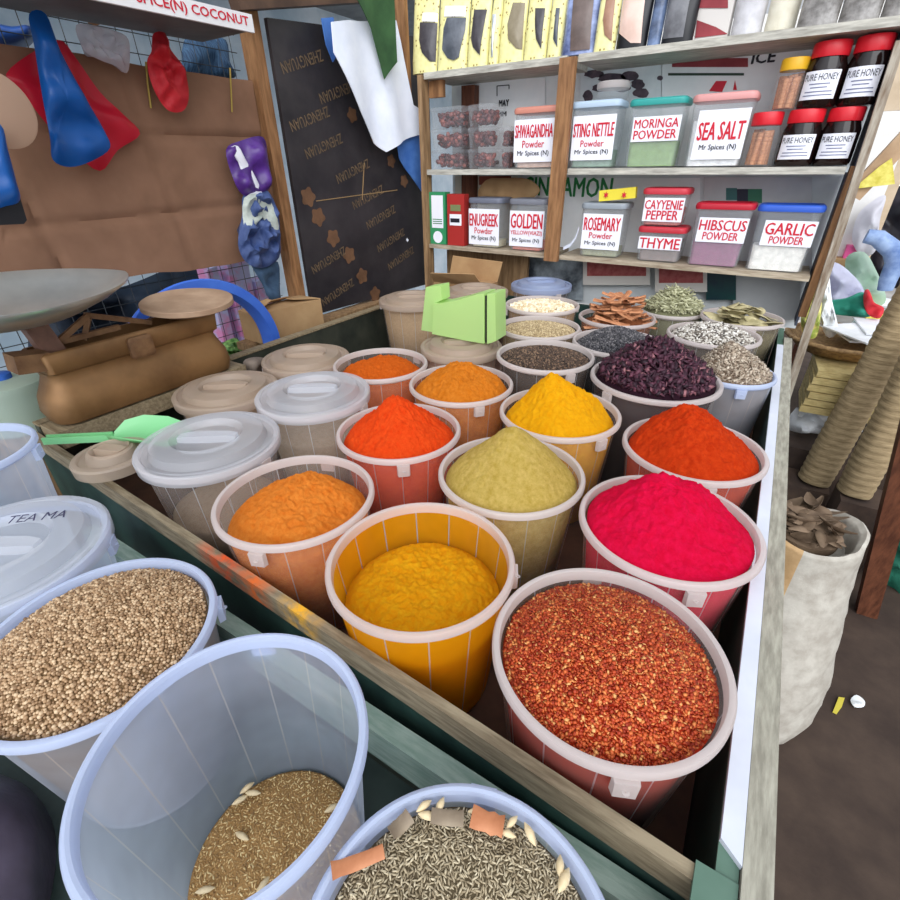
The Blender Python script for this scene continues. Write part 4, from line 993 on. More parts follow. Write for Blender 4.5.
# ------------------------------------------------------------------ the left side: wall dressing
m = MB(); ny, nz = 110, 44; vs = []; fs = []
for s_, off in ((1, .004), (-1, -.004)):
    for i in range(ny+1):
        for k in range(nz+1):
            y = -.35+1.82*i/ny; f = k/nz
            zb_ = 1.215+.02*math.sin(y*4)-(.03 if y < .55 else 0)+.012*noise.noise(Vector((y*6, 0, 3))); ztop_ = 1.785+.008*noise.noise(Vector((y*5, 2, 0)))
            z = zb_+(ztop_-zb_)*f
            x = -1.765+.012*noise.noise(Vector((y*2.5, z*3, 5)))+off
            for cz, d in ((1.60, .014), (1.38, .012)): x -= d*math.exp(-((z-cz-.02*(y-.8))/.012)**2)
            for cy_, d in ((.62, .012), (1.02, .008)): x -= d*math.exp(-((y-cy_-.12*(1.6-z))/.010)**2)
            vs.append((x, y, z))
N1 = (ny+1)*(nz+1)
for i in range(ny):
    for k in range(nz):
        a = i*(nz+1)+k; q = (a, a+nz+1, a+nz+2, a+1); fs.append(q); fs.append(tuple(v+N1 for v in q[::-1]))
m.add(vs, fs); o = m.build('cardboard_sheet', M('brown_carton', C(126, 92, 70), C(148, 110, 86), 4, .85, .12, bscale=50), None, 60)
tag(o, 'large brown flattened cardboard sheet hung on the wire mesh wall', 'cardboard')
m = MB(); m.beam((-1.745, 1.50, 0), (-1.765, 1.50, 2.35), .055, .05, (0, 1, 0)); tag(m.build('timber_post', POSTM), 'brown timber post between the cardboard sheet and the dark plywood', 'post')
m = MB(); m.beam((-1.70, 1.40, 1.985), (-1.66, 2.05, 2.12), .05, .055); tag(m.build('timber_beam', M('dark_beam', C(66, 48, 38), C(96, 72, 56), 8, .7, .2)), 'dark roof beam running from the timber post above the plywood', 'beam')
m = MB(); m.beam((-1.80, .95, 1.9), (-1.80, 1.3, 2.3), .05, .1); tag(m.build('timber_brace', POSTM), 'brown board behind the end of the coconut sign', 'beam')
# plywood board
pa, pb = np.array([-1.705, 1.535, 0]), np.array([-1.625, 2.42, 0]); pd = (pb-pa)/np.linalg.norm(pb-pa); pn = np.array([pd[1], -pd[0], 0])
t = thing('plywood_board', 'dark film-faced plywood board with faded print, leaning beside the timber post', 'board', (-1.66, 1.95, .93))
m = MB(); m.hexa([pa+EZ*.93, pb+EZ*.93, pb-pn*.018+EZ*.93, pa-pn*.018+EZ*.93], [pa+EZ*1.965, pb+EZ*2.03, pb-pn*.018+EZ*2.03, pa-pn*.018+EZ*1.965])
m.build('panel', M('film_plywood', C(34, 32, 36), C(54, 50, 52), 5, .42, .05), t)
rx = pd*.955+EZ*.296; ux = -pd*.296+EZ*.955
def ply(u, z): return pa+pd*u+EZ*z+pn*.0015
FADE = M('faded_print', C(92, 76, 58), C(116, 96, 72), 30, .6); BADGE = M('badge_print', C(92, 64, 44), C(112, 80, 56), 20, .6)
def plyp(x, y): return on_plane(x, y, pa, pn)+pn*.0015
for x, y in ((307, 120), (324, 146), (353, 171), (368, 197), (381, 217), (391, 240), (401, 258), (301, 62), (338, 92), (310, 272), (338, 292)):
    c0 = plyp(x, y); u_ = np.dot(c0-pa, pd)
    if u_ < .13: c0 = c0+rx*(.13-u_)/.955
    m = MB(); m.text('ZHENGYUAN', c0, -rx, -ux, .036, .21, .012); m.build('lettering', FADE, t)
for i, (x, y) in enumerate(((308, 197), (318, 217), (333, 238), (349, 255), (362, 276), (375, 294), (391, 161), (404, 181), (375, 138), (352, 115))):
    c0 = plyp(x, y); r = .034 if i < 6 else .026
    k_ = [c0+pd*r*math.cos(a)*(1+.16*math.cos(5*a+i))+EZ*r*math.sin(a)*(1+.16*math.cos(5*a+i)) for a in np.linspace(0, 6.283, 30, endpoint=False)]
    m2 = MB(); m2.add(k_, [tuple(range(30))[::-1]]); m2.build('faded_badge', BADGE, t)
m = MB(); c0 = plyp(407, 240)+pn*.001; m.add([c0+pd*.012, c0+EZ*.004+pd*.003, c0+EZ*.012, c0-pd*.010+EZ*.002, c0-EZ*.010], [(0, 1, 2, 3, 4)]); m.build('white_scrap', LABEL, t)
m = MB(); m.beam(plyp(316, 201), plyp(397, 190), .003, .003); m.beam(plyp(362, 200), plyp(364, 163), .003, .003, (1, 0, 0)); m.build('scratch', M('bare_wood', C(150, 122, 84)), t)

# sign box overhead
t = thing('sign_shelf', 'long overhead shelf with a white fascia reading SPICE(N) COCONUT in red', 'sign', (-1.6, .8, 1.86))
m = MB(); m.hexa([(-1.75,-.2,1.835),(-1.5,-.2,1.835),(-1.5,1.287,1.868),(-1.75,1.287,1.868)], [(-1.75,-.2,1.85),(-1.5,-.2,1.85),(-1.5,1.287,1.883),(-1.75,1.287,1.883)]); m.build('shelf_board', M('sign_underside', C(86, 84, 84), C(110, 108, 106), 5, .7), t)
m = MB(); m.hexa([(-1.505,-.2,1.83),(-1.495,-.2,1.83),(-1.495,1.29,1.863),(-1.505,1.29,1.863)], [(-1.505,-.2,1.872),(-1.495,-.2,1.872),(-1.495,1.29,1.905),(-1.505,1.29,1.905)]); f_ = m.build('fascia', M('white_fascia', C(222, 220, 220), C(234, 232, 232), 5, .5), t)
m = MB(); d = np.array([0, 1.49, .033]); d /= np.linalg.norm(d)
m.text('SPICE(N) COCONUT', (-1.4945, 1.105, 1.8795), d, EZ, .027, .335, .03); m.build('lettering', REDINK, f_)

# hanging bags
def bag(name, label, cat, X, px, depth, mat, wr=.18, seed=0, group=None, freq=14, nrm=(1, -.25, .1), sub=4):
    m = MB(); m.pillow([at(x, y, X=X) for x, y in px], depth, nrm, 8, wr, seed, freq, sub)
    return tag(m.build(name, mat, None, 75), label, cat, group)
BLUEB = plastic('blue_bag', C(20, 96, 176), .93, .35, .35); REDB = plastic('red_bag', C(226, 40, 66), .88, .4, .3); REDC = M('red_cloth', C(186, 28, 40), C(206, 40, 50), 20, .6)
bag('plastic_bag', 'pinkish red plastic bag hanging behind the blue one', 'bag', -1.728, [(6, 74), (36, 50), (60, 40), (76, 58), (100, 92), (124, 115), (140, 134), (118, 150), (100, 171), (72, 150), (45, 122), (22, 92)], .026, REDB, .3, 1)
bag('plastic_bag', 'long blue plastic bag hanging under the overhead sign', 'bag', -1.635, [(29, 14), (46, 14), (60, 50), (84, 95), (104, 130), (110, 148), (92, 161), (70, 167), (53, 160), (50, 138), (42, 95), (34, 45)], .06, BLUEB, .2, 2)
bag('plastic_bag', 'crumpled clear plastic bag hanging under the overhead sign', 'bag', -1.70, [(76, 25), (100, 27), (126, 36), (130, 55), (127, 73), (116, 66), (100, 60), (84, 50)], .04, plastic('clear_bag', C(226, 220, 226), .55, .3, .2), .5, 3, None, 40)
bag('cloth_bag', 'small red gathered bag hanging in front of the cardboard', 'bag', -1.70, [(153, 34), (165, 33), (171, 50), (184, 68), (189, 95), (184, 110), (172, 112), (162, 104), (152, 85), (147, 62), (152, 50)], .045, REDC, .35, 4, None, 30)
t = bag('plastic_bag', 'purple and white packet hung on the timber post', 'bag', -1.70, [(226, 150), (240, 141), (263, 137), (268, 160), (271, 186), (258, 195), (243, 195), (233, 178)], .05, M('purple_film', C(70, 36, 110), C(96, 56, 146), 14, .3), .3, 5)
m = MB(); m.pillow([at(x, y, X=-1.688) for x, y in ((230, 149), (238, 146), (246, 160), (256, 178), (262, 194), (250, 195), (244, 180), (238, 162))], .012, (1, -.25, .1), 5, .2, 6)
m.build('white_band', LABEL, t, 70)
t = bag('net_bag', 'blue and greenish white crumpled bag hung below the purple packet', 'bag', -1.70, [(243, 196), (256, 192), (268, 191), (278, 212), (280, 236), (279, 258), (262, 268), (246, 262), (238, 244), (242, 215)], .05, M('blue_net', C(50, 70, 120), C(86, 104, 150), 24, .6), .5, 7, None, 30)
m = MB(); m.pillow([at(x, y, X=-1.685) for x, y in ((244, 198), (262, 194), (272, 204), (279, 226), (274, 236), (262, 218), (252, 230), (244, 226))], .03, (1, -.25, .1), 6, .5, 8)
m.build('white_lining', M('greenish_white', C(176, 186, 176), C(206, 212, 202), 30, .6), t, 70)
bag('cloth', 'dark blue cloth hanging beneath the crumpled bag at the timber post', 'cloth', -1.73, [(250, 262), (262, 266), (278, 262), (280, 290), (281, 306), (270, 300), (262, 284)], .03, M('slate_cloth', C(44, 66, 92), C(66, 92, 118), 18, .8), .3, 9)
m = MB(); c0 = at(-4, 110, X=-1.55)
rs = []
for r, x in ((.002, 0), (.060, 0), (.069, .006), (.071, .012), (.068, .014), (.002, .010)):
    rs.append([(c0[0]+x, c0[1]+r*math.cos(a), c0[2]+r*1.05*math.sin(a)) for a in np.linspace(0, 6.283, 40, endpoint=False)])
m.rings(rs); tag(m.build('round_lid', plastic('beige_lid', C(196, 164, 140), .8, .3, .4), None, 40), 'beige translucent round lid hanging at the far left', 'lid')
bag('plastic_bag', 'blue plastic bag at the far left above the weighing pan', 'bag', -1.50, [(-30, 120), (0, 124), (8, 150), (16, 180), (20, 200), (6, 206), (-30, 208)], .05, BLUEB, .2, 11)
m = MB(); p = [at(x, y, X=-1.52) for x, y in ((-20, 203), (20, 197), (27, 220), (24, 224), (-20, 226))]
m.add(p+[q-EX*.03 for q in p], [(0,1,2,3,4)[::-1], (5,6,7,8,9), (0,1,6,5), (1,2,7,6), (2,3,8,7), (3,4,9,8), (4,0,5,9)]); tag(m.build('black_case', BLACK), 'black case hanging below the blue bag at the far left', 'case')
for pts, lab in ([((230, 68), (231, 90), (232, 112)), 'short yellow string hanging on the cardboard near the timber post'], [((146, 62), (148, 85), (151, 108)), 'short yellow string beside the small red bag']):
    m = MB(); m.tube([at(x, y, X=-1.745) for x, y in pts], .003, 6); tag(m.build('string', M('yellow_string', C(176, 150, 70)), None, 60), lab, 'string')
# cloths in front of the plywood
WCL = M('white_cloth', C(222, 228, 242), C(238, 242, 252), 8, .8); BCL = M('blue_cloth', C(60, 106, 180), C(84, 130, 200), 10, .8)
def drape(name, label, px, X0, mat, amp, seed, cat='cloth', thick=.004, dirx=26):
    """a hanging cloth: outline on the plane X0, folded in depth"""
    out = [at(x, y, X=X0) for x, y in px]; c = sum(out)/len(out); pts = []
    n = len(out)
    for i in range(n):
        for k in range(4): pts.append(out[i]+(out[(i+1) % n]-out[i])*k/4)
    rs = []
    for s_ in (1, .85, .7, .55, .4, .25, .1, .02):
        ring = []
        for p in pts:
            q = c+(p-c)*s_; w_ = amp*math.sin(q[1]*dirx+q[2]*6+seed)+amp*.7*noise.noise(Vector((q[1]*9, q[2]*5, seed)))
            ring.append(q+EX*w_)
        rs.append(ring)
    back = [[q-EX*thick for q in r] for r in rs]
    m = MB(); m.rings(rs[::-1]+back); return tag(m.build(name, mat, None, 70), label, cat)
drape('cloth', 'blue cloth hanging behind the white cloth, its tip beside the left shelf post', [(396, 128), (420, 118), (424, 196), (412, 176), (400, 158)], -1.60, BCL, .008, 2)
drape('cloth', 'narrow blue cloth edge hanging left of the white cloth', [(322, 18), (334, 17), (338, 55), (334, 62), (327, 45)], -1.64, BCL, .004, 3)
drape('cloth', 'white cloth hanging over the upper corner of the dark plywood', [(331, 22), (348, 20), (366, 21), (398, 20), (405, 60), (414, 105), (422, 112), (422, 134), (402, 141), (388, 152), (376, 143), (360, 112), (345, 78), (334, 52)], -1.57, WCL, .012, 1)
drape('cloth', 'dark green cloth strip hanging over the white cloth', [(352, -8), (392, -8), (395, 36), (397, 62), (386, 79), (381, 60), (372, 28)], -1.535, M('green_cloth', C(40, 74, 42), C(58, 96, 56), 10, .8), .006, 5)
# things on a side bench
t = thing('side_bench', 'plain wooden bench along the wire mesh, carrying the cardboard carton', 'bench', (-1.66, 1.6, 0))
m = MB(); m.box((-1.71, 1.12, .89), (-1.625, 2.15, .919)); m.build('bench_top', WOOD, t)
for x, y in ((-1.69, 1.16), (-1.646, 1.16), (-1.69, 2.1), (-1.646, 2.1)):
    m = MB(); m.box((x-.02, y-.02, 0), (x+.02, y+.02, .89)); m.build('leg', WOOD, t)
t = thing('stool', 'wooden stool under the milky canister', 'stool', (-1.58, .42, 0))
m = MB(); m.box((-1.70, .30, .89), (-1.46, .56, .919)); m.build('seat', WOOD, t)
for x, y in ((-1.68, .33), (-1.48, .33), (-1.68, .53), (-1.48, .53)):
    m = MB(); m.box((x-.02, y-.02, 0), (x+.02, y+.02, .89)); m.build('leg', WOOD, t)
t = thing('carton', 'brown cardboard carton with loose flaps beside the blue basin', 'carton', (-1.6, 1.25, .92))
m = MB(); q = [(-1.71, 1.16), (-1.600, 1.15), (-1.575, 1.47), (-1.70, 1.465)]
m.hexa([(x, y, .921) for x, y in q], [(x, y, 1.03) for x, y in q]); m.build('box', CARD2, t)
for (i, j, h_) in ((0, 1, .03), (2, 3, .014), (3, 0, .02)):
    a, b_ = np.array([*q[i], 1.031]), np.array([*q[j], 1.031]); cc = np.array([-1.64, 1.31, 1.031])
    v = [a, b_, b_+(cc-b_)*.7+EZ*h_, a+(cc-a)*.7+EZ*h_]; m = MB(); m.hexa(v, [p+EZ*.003 for p in v]); m.build('flap', CARD2, t)
# blue basin leaning behind the scale
A_, B_, D_ = at(132, 322, X=-1.56), at(178, 285, X=-1.54), at(281, 342, X=-1.54)
u = B_-A_; v = D_-A_; nn = np.cross(u, v); 
uu, vv, uv = u@u, v@v, u@v; kk = .5/(uu*vv-uv*uv); cc = A_+kk*vv*(uu-uv)*u+kk*uu*(vv-uv)*v; rb_ = np.linalg.norm(cc-A_)
nn /= np.linalg.norm(nn); nn = nn if np.dot(nn, np.array([0, 0, H])-cc) > 0 else -nn
e1 = u/np.linalg.norm(u); e2 = np.cross(nn, e1)
m = MB(); rs = []
for r, d in ((rb_, 0), (rb_*1.01, -.008), (rb_, -.016), (rb_*.93, -.020), (rb_*.86, -.05), (rb_*.84, -.05), (rb_*.88, -.008), (rb_*.90, 0)):
    rs.append([cc+nn*d+r*(e1*math.cos(a)+e2*math.sin(a)) for a in np.linspace(0, 6.283, 64, endpoint=False)])
m.rings(rs+[rs[0]], True, False); tag(m.build('plastic_hoop', M('blue_plastic', C(58, 100, 200), C(76, 122, 216), 5, .4), None, 40), 'wide blue plastic ring leaning between the brown scale and the cardboard carton', 'ring')
# milky canister
c0 = at(12, 398, X=-1.575); c0[2] = .921
t = thing('canister', 'milky green canister with a blue cap at the far left behind the buckets', 'canister', c0)
MILK = plastic('milky_green', C(206, 222, 206), .85, .4, .35)
m = MB(); m.lathe([(.002, .001), (.075, .001), (.08, .01), (.08, .10), (.088, .112), (.088, .128), (.08, .132), (.03, .136), (.002, .136)], c0, 40); m.build('body', MILK, t, 40)
m = MB(); m.lathe([(.022, .136), (.022, .148), (.018, .151), (.002, .151)], c0, 24); m.build('cap', M('cap_blue', C(50, 100, 190)), t, 40)
# brown balance scale
BX, BYc, BZ = -1.37, .60, .9805
m = MB(); m.box((-1.404, .345, RT-.02), (-1.31, .87, .978)); m.build('corner_plank', RAILM, TB)
t = thing('balance_scale', 'old bronze-brown balance scale with an aluminium pan, at the left of the tray', 'scale', (BX, BYc, BZ))
def prof_rings(spec): return [rrect(BX+dx, BYc, hd, hl, min(hd, hl)*rr, BZ+z, 7) for z, hd, hl, rr, dx in spec]
m = MB(); m.rings(prof_rings([(0, .052, .222, .6, 0), (.004, .060, .236, .7, 0), (.03, .066, .244, .75, 0), (.065, .063, .238, .75, 0), (.095, .050, .222, .7, 0), (.112, .045, .214, .6, 0), (.122, .048, .216, .5, 0)])); m.build('body', BRONZE, t, 50)
m = MB(); m.rings(prof_rings([(.122, .049, .214, .3, 0), (.126, .054, .218, .25, 0), (.168, .056, .222, .25, 0), (.173, .052, .218, .25, 0), (.173, .046, .212, .3, 0), (.140, .044, .21, .3, 0)])); m.build('upper_case', BRONZE, t, 50)
m = MB(); m.rings(prof_rings([(.141, .042, .206, .3, 0), (.143, .040, .202, .3, 0)])); m.build('top_plate', BRONZD, t)
m = MB(); m.rings([rrect(0, 0, hx, hy, .008, z) for z, hx, hy in ((0, .027, .03), (.012, .027, .03), (.016, .02, .024))]); m.v = [(BX+.054+z, BYc-.01+y, BZ+.138+x) for x, y, z in m.v]; m.build('buckle', BRONZD, t, 40)
for y0, y1, z0_, z1_ in ((.42, .52, .165, .225), (.52, .66, .225, .175), (.44, .58, .178, .183), (.50, .52, .17, .22)):
    m = MB(); m.beam((BX-.01, y0, BZ+z0_), (BX+.005, y1, BZ+z1_), .014, .012); m.build('lever', BRONZD, t)
m = MB(); m.beam((BX-.01, .43, BZ+.145), (BX-.015, .41, BZ+.246), .035, .045, (0, 1, 0)); m.build('pan_column', M('rust_column', C(98, 70, 58), C(126, 92, 76), 18, .6, .2), t)
m = MB(); m.beam((BX+.02, .335, BZ+.165), (BX+.02, .40, BZ+.155), .06, .04); m.build('end_bracket', BRONZD, t)
m = MB(); m.beam((BX, .79, BZ+.145), (BX, .775, BZ+.19), .05, .05, (0, 1, 0)); m.build('plate_support', BRONZD, t)
def vesica(c, L_, W_, prof, tilt, n=48, e=1.35):
    rs = []
    for f, z in prof:
        rs.append([(c[0]+f*W_*math.copysign(abs(math.sin(a))**e, math.sin(a)), c[1]+f*L_*math.cos(a), c[2]+z+tilt*f*W_*-math.copysign(abs(math.sin(a))**e, math.sin(a))) for a in np.linspace(0, 2*math.pi, n, endpoint=False)])
    m = MB(); m.rings(rs, True, False); return m
m = vesica((-1.35, .370, 1.292), .255, .195, [(.02, -.062), (.3, -.06), (.6, -.046), (.85, -.02), (1, 0), (1.02, .001), (1.015, -.004), (.86, -.026), (.6, -.052), (.3, -.066), (.02, -.068)], .06)
m.build('pan', STEEL, t, 50)
m = vesica((-1.345, .765, 1.187), .125, .105, [(.02, .006), (.8, .004), (.97, .010), (1, .008), (1, -.004), (.8, -.014), (.02, -.018)], .12, e=1.1)
m.build('weight_plate', M('dusty_plate', C(150, 122, 98), C(176, 148, 122), 10, .7, .2), t, 50)
# grey pouch beside the scale
m = MB(); m.pillow([at(x, y, X=-1.35) for x, y in ((243, 362), (254, 357), (268, 359), (277, 366), (268, 374), (250, 376))], .05, (1, -.3, .3), 6, .3, 21)
tag(m.build('grey_pouch', M('grey_brown_cloth', C(112, 100, 90), C(138, 124, 112), 20, .8), None, 70), 'small grey-brown pouch lying between the scale and the lidded buckets', 'pouch')
# light green scoop and the small loose lid
p0, p1, p2 = at(46, 441, Z=1.0), at(112, 438, Z=1.0), at(172, 432, Z=1.02)
SC = plastic('light_green_plastic', C(150, 222, 160), .95, .35, .3)
t = thing('scoop', 'light green plastic scoop lying across the front rail beside the lidded bucket', 'scoop', p0)
ax = (p2-p0); ax[2] = 0; ax /= np.linalg.norm(ax); sd = np.array([ax[1], -ax[0], 0])
m = MB(); m.beam(p0, p1, .020, .008); m.beam(p0+EZ*.007+sd*.007, p1+EZ*.007+sd*.007, .005, .008); m.beam(p0+EZ*.007-sd*.007, p1+EZ*.007-sd*.007, .005, .008); m.build('handle', SC, t, 30)
Lb = np.linalg.norm(p2-p1); rs = []
for f, w_, lip in ((0, .012, .010), (.12, .034, .028), (.35, .052, .032), (.7, .056, .026), (1.0, .050, .010), (1.08, .03, .002)):
    c_ = p1+ax*Lb*f-EZ*.004; ring = []
    for a in np.linspace(-1, 1, 11): ring.append(c_+sd*w_*a+EZ*lip*abs(a)**2.2)
    ring += [q+EZ*.003 for q in ring[::-1]]
    rs.append(ring)
m = MB(); m.rings(rs); m.build('blade', SC, t, 40)
c0 = at(116, 464, Z=.978); c0[2] = .9795
m = lid_mb(c0[0], c0[1], c0[2], .070); m.v = [(x, y, z+.016) for x, y, z in m.v]
o = m.build('loose_lid', LIDB, None, 30, org=c0); tag(o, 'small dusty loose lid under the light green scoop', 'lid'); grip_mb(c0[0], c0[1], c0[2]+.016, .070, .4).build('grip', LIDB, o, 30, org=c0)

# lime green box on the dusty lid
zl_ = BK['lidC'][2]+.0265
P1, P2 = at(419.5, 333, Z=zl_), at(485, 344, Z=zl_); dd = P2-P1; dd[2] = 0; dd /= np.linalg.norm(dd); pn_ = np.array([dd[1], -dd[0], 0])
LIME = plastic('lime_plastic', C(206, 238, 160), .97, .45, .3)
t = thing('plastic_box', 'lime green tapered plastic box with an upright stub, lying on a dusty lid', 'box', (P1+P2)/2)
def prism(px, dep, back=0):
    f = [on_plane(x, y, P1, pn_)-pn_*back for x, y in px]
    for q in f: q[2] = max(q[2], zl_+.0005)
    b2 = [q-pn_*dep for q in f]; n = len(f); m = MB()
    m.add(f+b2, [tuple(range(n))[::-1], tuple(range(n, 2*n))]+[(i, (i+1) % n, n+(i+1) % n, n+i) for i in range(n)]); return m
m = prism([(432, 334), (433.5, 303), (440, 304), (458, 300), (478, 294), (484, 294), (484, 344), (464, 341)], .075); m.build('box', LIME, t)
m = prism([(487, 344), (487, 294), (495, 293.5), (496, 341), (491, 343)], .07); m.build('end_cap', LIME, t)
m = prism([(419.5, 331), (424, 288), (439, 286), (440, 301), (432, 304), (431, 333)], .05, .01); m.build('stub', LIME, t)
m = prism([(484.5, 343), (484.5, 296), (486.5, 296), (486.5, 343)], .066, .004); m.build('dark_slit', BLACK, t)
# clear dome cup with pale filling on the dusty lid, behind the lime box
c0 = np.array([BK['lidC'][0]-.045, BK['lidC'][1]+.085, zl_+.0]); 
t = thing('dome_cup', 'small clear dome cup of peach-coloured powder behind the lime green box', 'cup', c0)
m = MB(); m.lathe([(.05, .001), (.05, .02), (.045, .045), (.03, .062), (.002, .068)], c0, 32); m.build('dome', CLEAR, t, 50)
m = MB(); m.lathe([(.002, .001), (.040, .001), (.042, .02), (.036, .04), (.02, .052), (.002, .055)], c0, 32); m.build('filling', M('peach_fill', C(222, 186, 142), C(234, 202, 162), 30, .9), t, 50)
# flattened carton in the back corner of the tray
m = MB(); q = [at(428, 278, Y=2.15), at(456, 262, Y=2.19), at(497, 263, Y=2.19), at(470, 290, Y=2.15)]
m.box((-1.38, 2.045, TF), (-1.10, 2.19, 1.02)); t = tag(m.build('carton', CARD2, None, None, org=(-1.24, 2.1, TF)), 'brown open carton in the back left corner of the tray', 'carton')
for v in ([(-1.38, 2.045, 1.02), (-1.10, 2.045, 1.02), (-1.12, 1.99, 1.085), (-1.36, 1.99, 1.07)], [(-1.38, 2.19, 1.02), (-1.10, 2.19, 1.02), (-1.08, 2.195, 1.11), (-1.36, 2.195, 1.12)]):
    v = [np.array(p) for p in v]; m = MB(); m.hexa(v, [p+EY*.003+EZ*.002 for p in v]); m.build('flap', CARD2, t)

# dark bag low at the near left
c0 = (-.65, -.245, ST); m = MB(); rs = []
for k in range(15):
    f = k/14; ring = []
    for a in np.linspace(0, 6.283, 56, endpoint=False):
        r = .215*math.sqrt(max(.0005, 1-f**2.6))*(1+.07*noise.noise(Vector((math.cos(a)*2, math.sin(a)*2, f*3)))); ring.append((c0[0]+r*math.cos(a), c0[1]+r*math.sin(a), ST+.19*f+.02*noise.noise(Vector((math.cos(a)*3, math.sin(a)*3, 9)))*f))
    rs.append(ring)
m.rings(rs); tag(m.build('plastic_bag', M('smoke_bag', C(66, 60, 66), C(104, 94, 112), 8, .3, .3, .008, bscale=14), None, 70, org=c0), 'dark grey plastic bag in front of the coriander bucket', 'bag')
pp = np.stack([RNG.normal(-.60, .03, 160), RNG.normal(-.125, .022, 160), np.zeros(160)], -1); dd_ = np.hypot(pp[:, 0]-c0[0], pp[:, 1]-c0[1]); pp[:, 2] = ST+.19*np.clip(1-(dd_/.215)**2, 0.02, 1)**(1/2.6)+.016
grains('spice_bits', 'reddish-brown spice bits spilled on the dark grey bag', 'spice', CHIP[0], CHIP[1], pp, rots(160, .6), np.array([[.006, .004, .0025]])*RNG.uniform(.7, 1.3, (160, 1)), [island('spill', [(0, C(70,40,32)), (.7, C(120,76,60)), (1, C(190,160,130))])], None, None, 'stuff', c0)

# ------------------------------------------------------------------ behind the wire mesh
t = thing('stall_counter', 'plain counter of the stall behind the wire mesh', 'table', (-2.3, 1.0, 0))
m = MB(); m.box((-2.7, -.2, .47), (-1.9, 2.4, .50)); m.build('counter_top', WOOD, t)
for x, y in ((-2.65, -.15), (-1.95, -.15), (-2.65, 2.35), (-1.95, 2.35)):
    m = MB(); m.box((x-.025, y-.025, 0), (x+.025, y+.025, .47)); m.build('leg', WOOD, t)
NAVY = M('navy_tarp', C(22, 32, 46), C(38, 54, 74), 5, .6)
bag('tarpaulin', 'dark navy tarpaulin heap behind the wire mesh, above the brown scale', 'tarpaulin', -2.5, [(40, 290), (110, 290), (170, 268), (200, 258), (206, 330), (180, 385), (60, 395), (30, 370)], .3, NAVY, .3, 31, None, 6)
FAB = M('pink_violet_print', C(206, 206, 244), C(232, 150, 200), 9, .6, lo=.45, hi=.6)
for px, lab in (([(207, 270), (217, 266), (224, 300), (214, 306)], 'narrow pale violet packet behind the mesh, nearest the blue basin'), ([(226, 260), (246, 254), (256, 305), (236, 312)], 'wide pink and blue packet behind the mesh, middle of the three'), ([(256, 282), (270, 275), (276, 305), (262, 310)], 'violet packet behind the mesh beside the timber post')):
    p = [at(x, y, X=-2.1) for x, y in px]; p[3][2] = p[2][2] = .502; m = MB(); m.hexa([p[3], p[2], p[2]-EX*.08, p[3]-EX*.08], [p[0], p[1], p[1]-EX*.08, p[0]-EX*.08]); tag(m.build('packet', FAB), lab, 'packet')
bag('tarpaulin', 'shiny blue rolled sheet behind the mesh at the upper left', 'tarpaulin', -2.0, [(-20, 26), (12, 28), (32, 30), (32, 44), (10, 50), (-20, 50)], .12, M('blue_sheet', C(20, 50, 110), C(50, 90, 160), 5, .3), .1, 32)
bag('cloth', 'dark blue striped cloth behind the mesh left of the timber post', 'cloth', -2.1, [(186, 36), (206, 38), (226, 40), (230, 64), (234, 78), (186, 72)], .06, M('striped_cloth', C(28, 50, 78), C(70, 104, 136), 40, .7, stretch=(1, 6, .3)), .2, 33)
bag('leaf_bunch', 'small bunch of green leaves behind the mesh below the blue basin', 'leaves', -1.80, [(222, 345), (236, 338), (244, 350), (240, 360), (226, 360)], .06, M('fresh_leaf', C(60, 110, 50), C(150, 190, 110), 60, .5), .6, 35, None, 60)

# ------------------------------------------------------------------ the right side: sack, rolled mats, neighbour stall
SXc, SYc, SR = .264, 1.30, .130
m = MB(); rs = []; prof = [(.10, .002), (.17, .0), (.195, .03), (.205, .1), (.195, .22), (.168, .36), (.142, .48), (.126, .58), (.123, .630), (.121, .650), (.113, .655), (.103, .645), (.098, .61), (.095, .585)]
na = 72
for r, z in prof if False else [(np.interp(s, range(len(prof)), [p[0] for p in prof]), np.interp(s, range(len(prof)), [p[1] for p in prof])) for s in np.linspace(0, len(prof)-1, 53)]:
    z = z*1.075
    ring = []
    for j in range(na):
        a = 2*math.pi*j/na
        w_ = 1+.028*noise.noise(Vector((math.cos(a)*2.2, math.sin(a)*2.2, z*14)))+.012*math.sin(z*60+4*noise.noise(Vector((math.cos(a)*2, math.sin(a)*2, z*4)))*2)
        ring.append((SXc+r*w_*math.cos(a), SYc+r*w_*math.sin(a), z+(.012*math.sin(2*a+1)+.008*noise.noise(Vector((a, 0, 0))) if z > .5 else 0)))
    rs.append(ring)
m.rings(rs)
for i, f in enumerate(m.f):
    if len(f) == 4:
        a = math.degrees(2*math.pi*((f[0] % na)+.5)/na); z = m.v[f[0]][2]
        if 236 < a < 263: m.mi[i] = 1
tag(m.build('sack', [M('woven_sack', C(166, 158, 146), C(190, 184, 172), 26, .75, .35, .003, bscale=160), M('sack_stripe', C(172, 138, 96), C(190, 156, 112), 26, .75, .35, .003, bscale=160)], None, 70, org=(SXc, SYc, 0)), 'white woven sack with a tan stripe, full of dry leaves, beside the table', 'sack')
for i in range(54):
    lvl = i//14; r = .066*math.sqrt(random.random()); a = random.uniform(0, 6.28)
    put(random.choice(dry_data), 'dry_leaf', 'curled grey-brown dry leaf in the mouth of the woven sack', 'leaf', 'dry leaves in the sack', (SXc+r*math.cos(a), SYc+r*math.sin(a), .697+.009*lvl), (random.uniform(-.5, .5), random.uniform(-.5, .5), random.uniform(0, 6.28)))
m = MB(); m.lathe([(.002, .656), (.072, .656), (.074, .678), (.04, .690), (.002, .694)], (SXc, SYc, .0), 24)
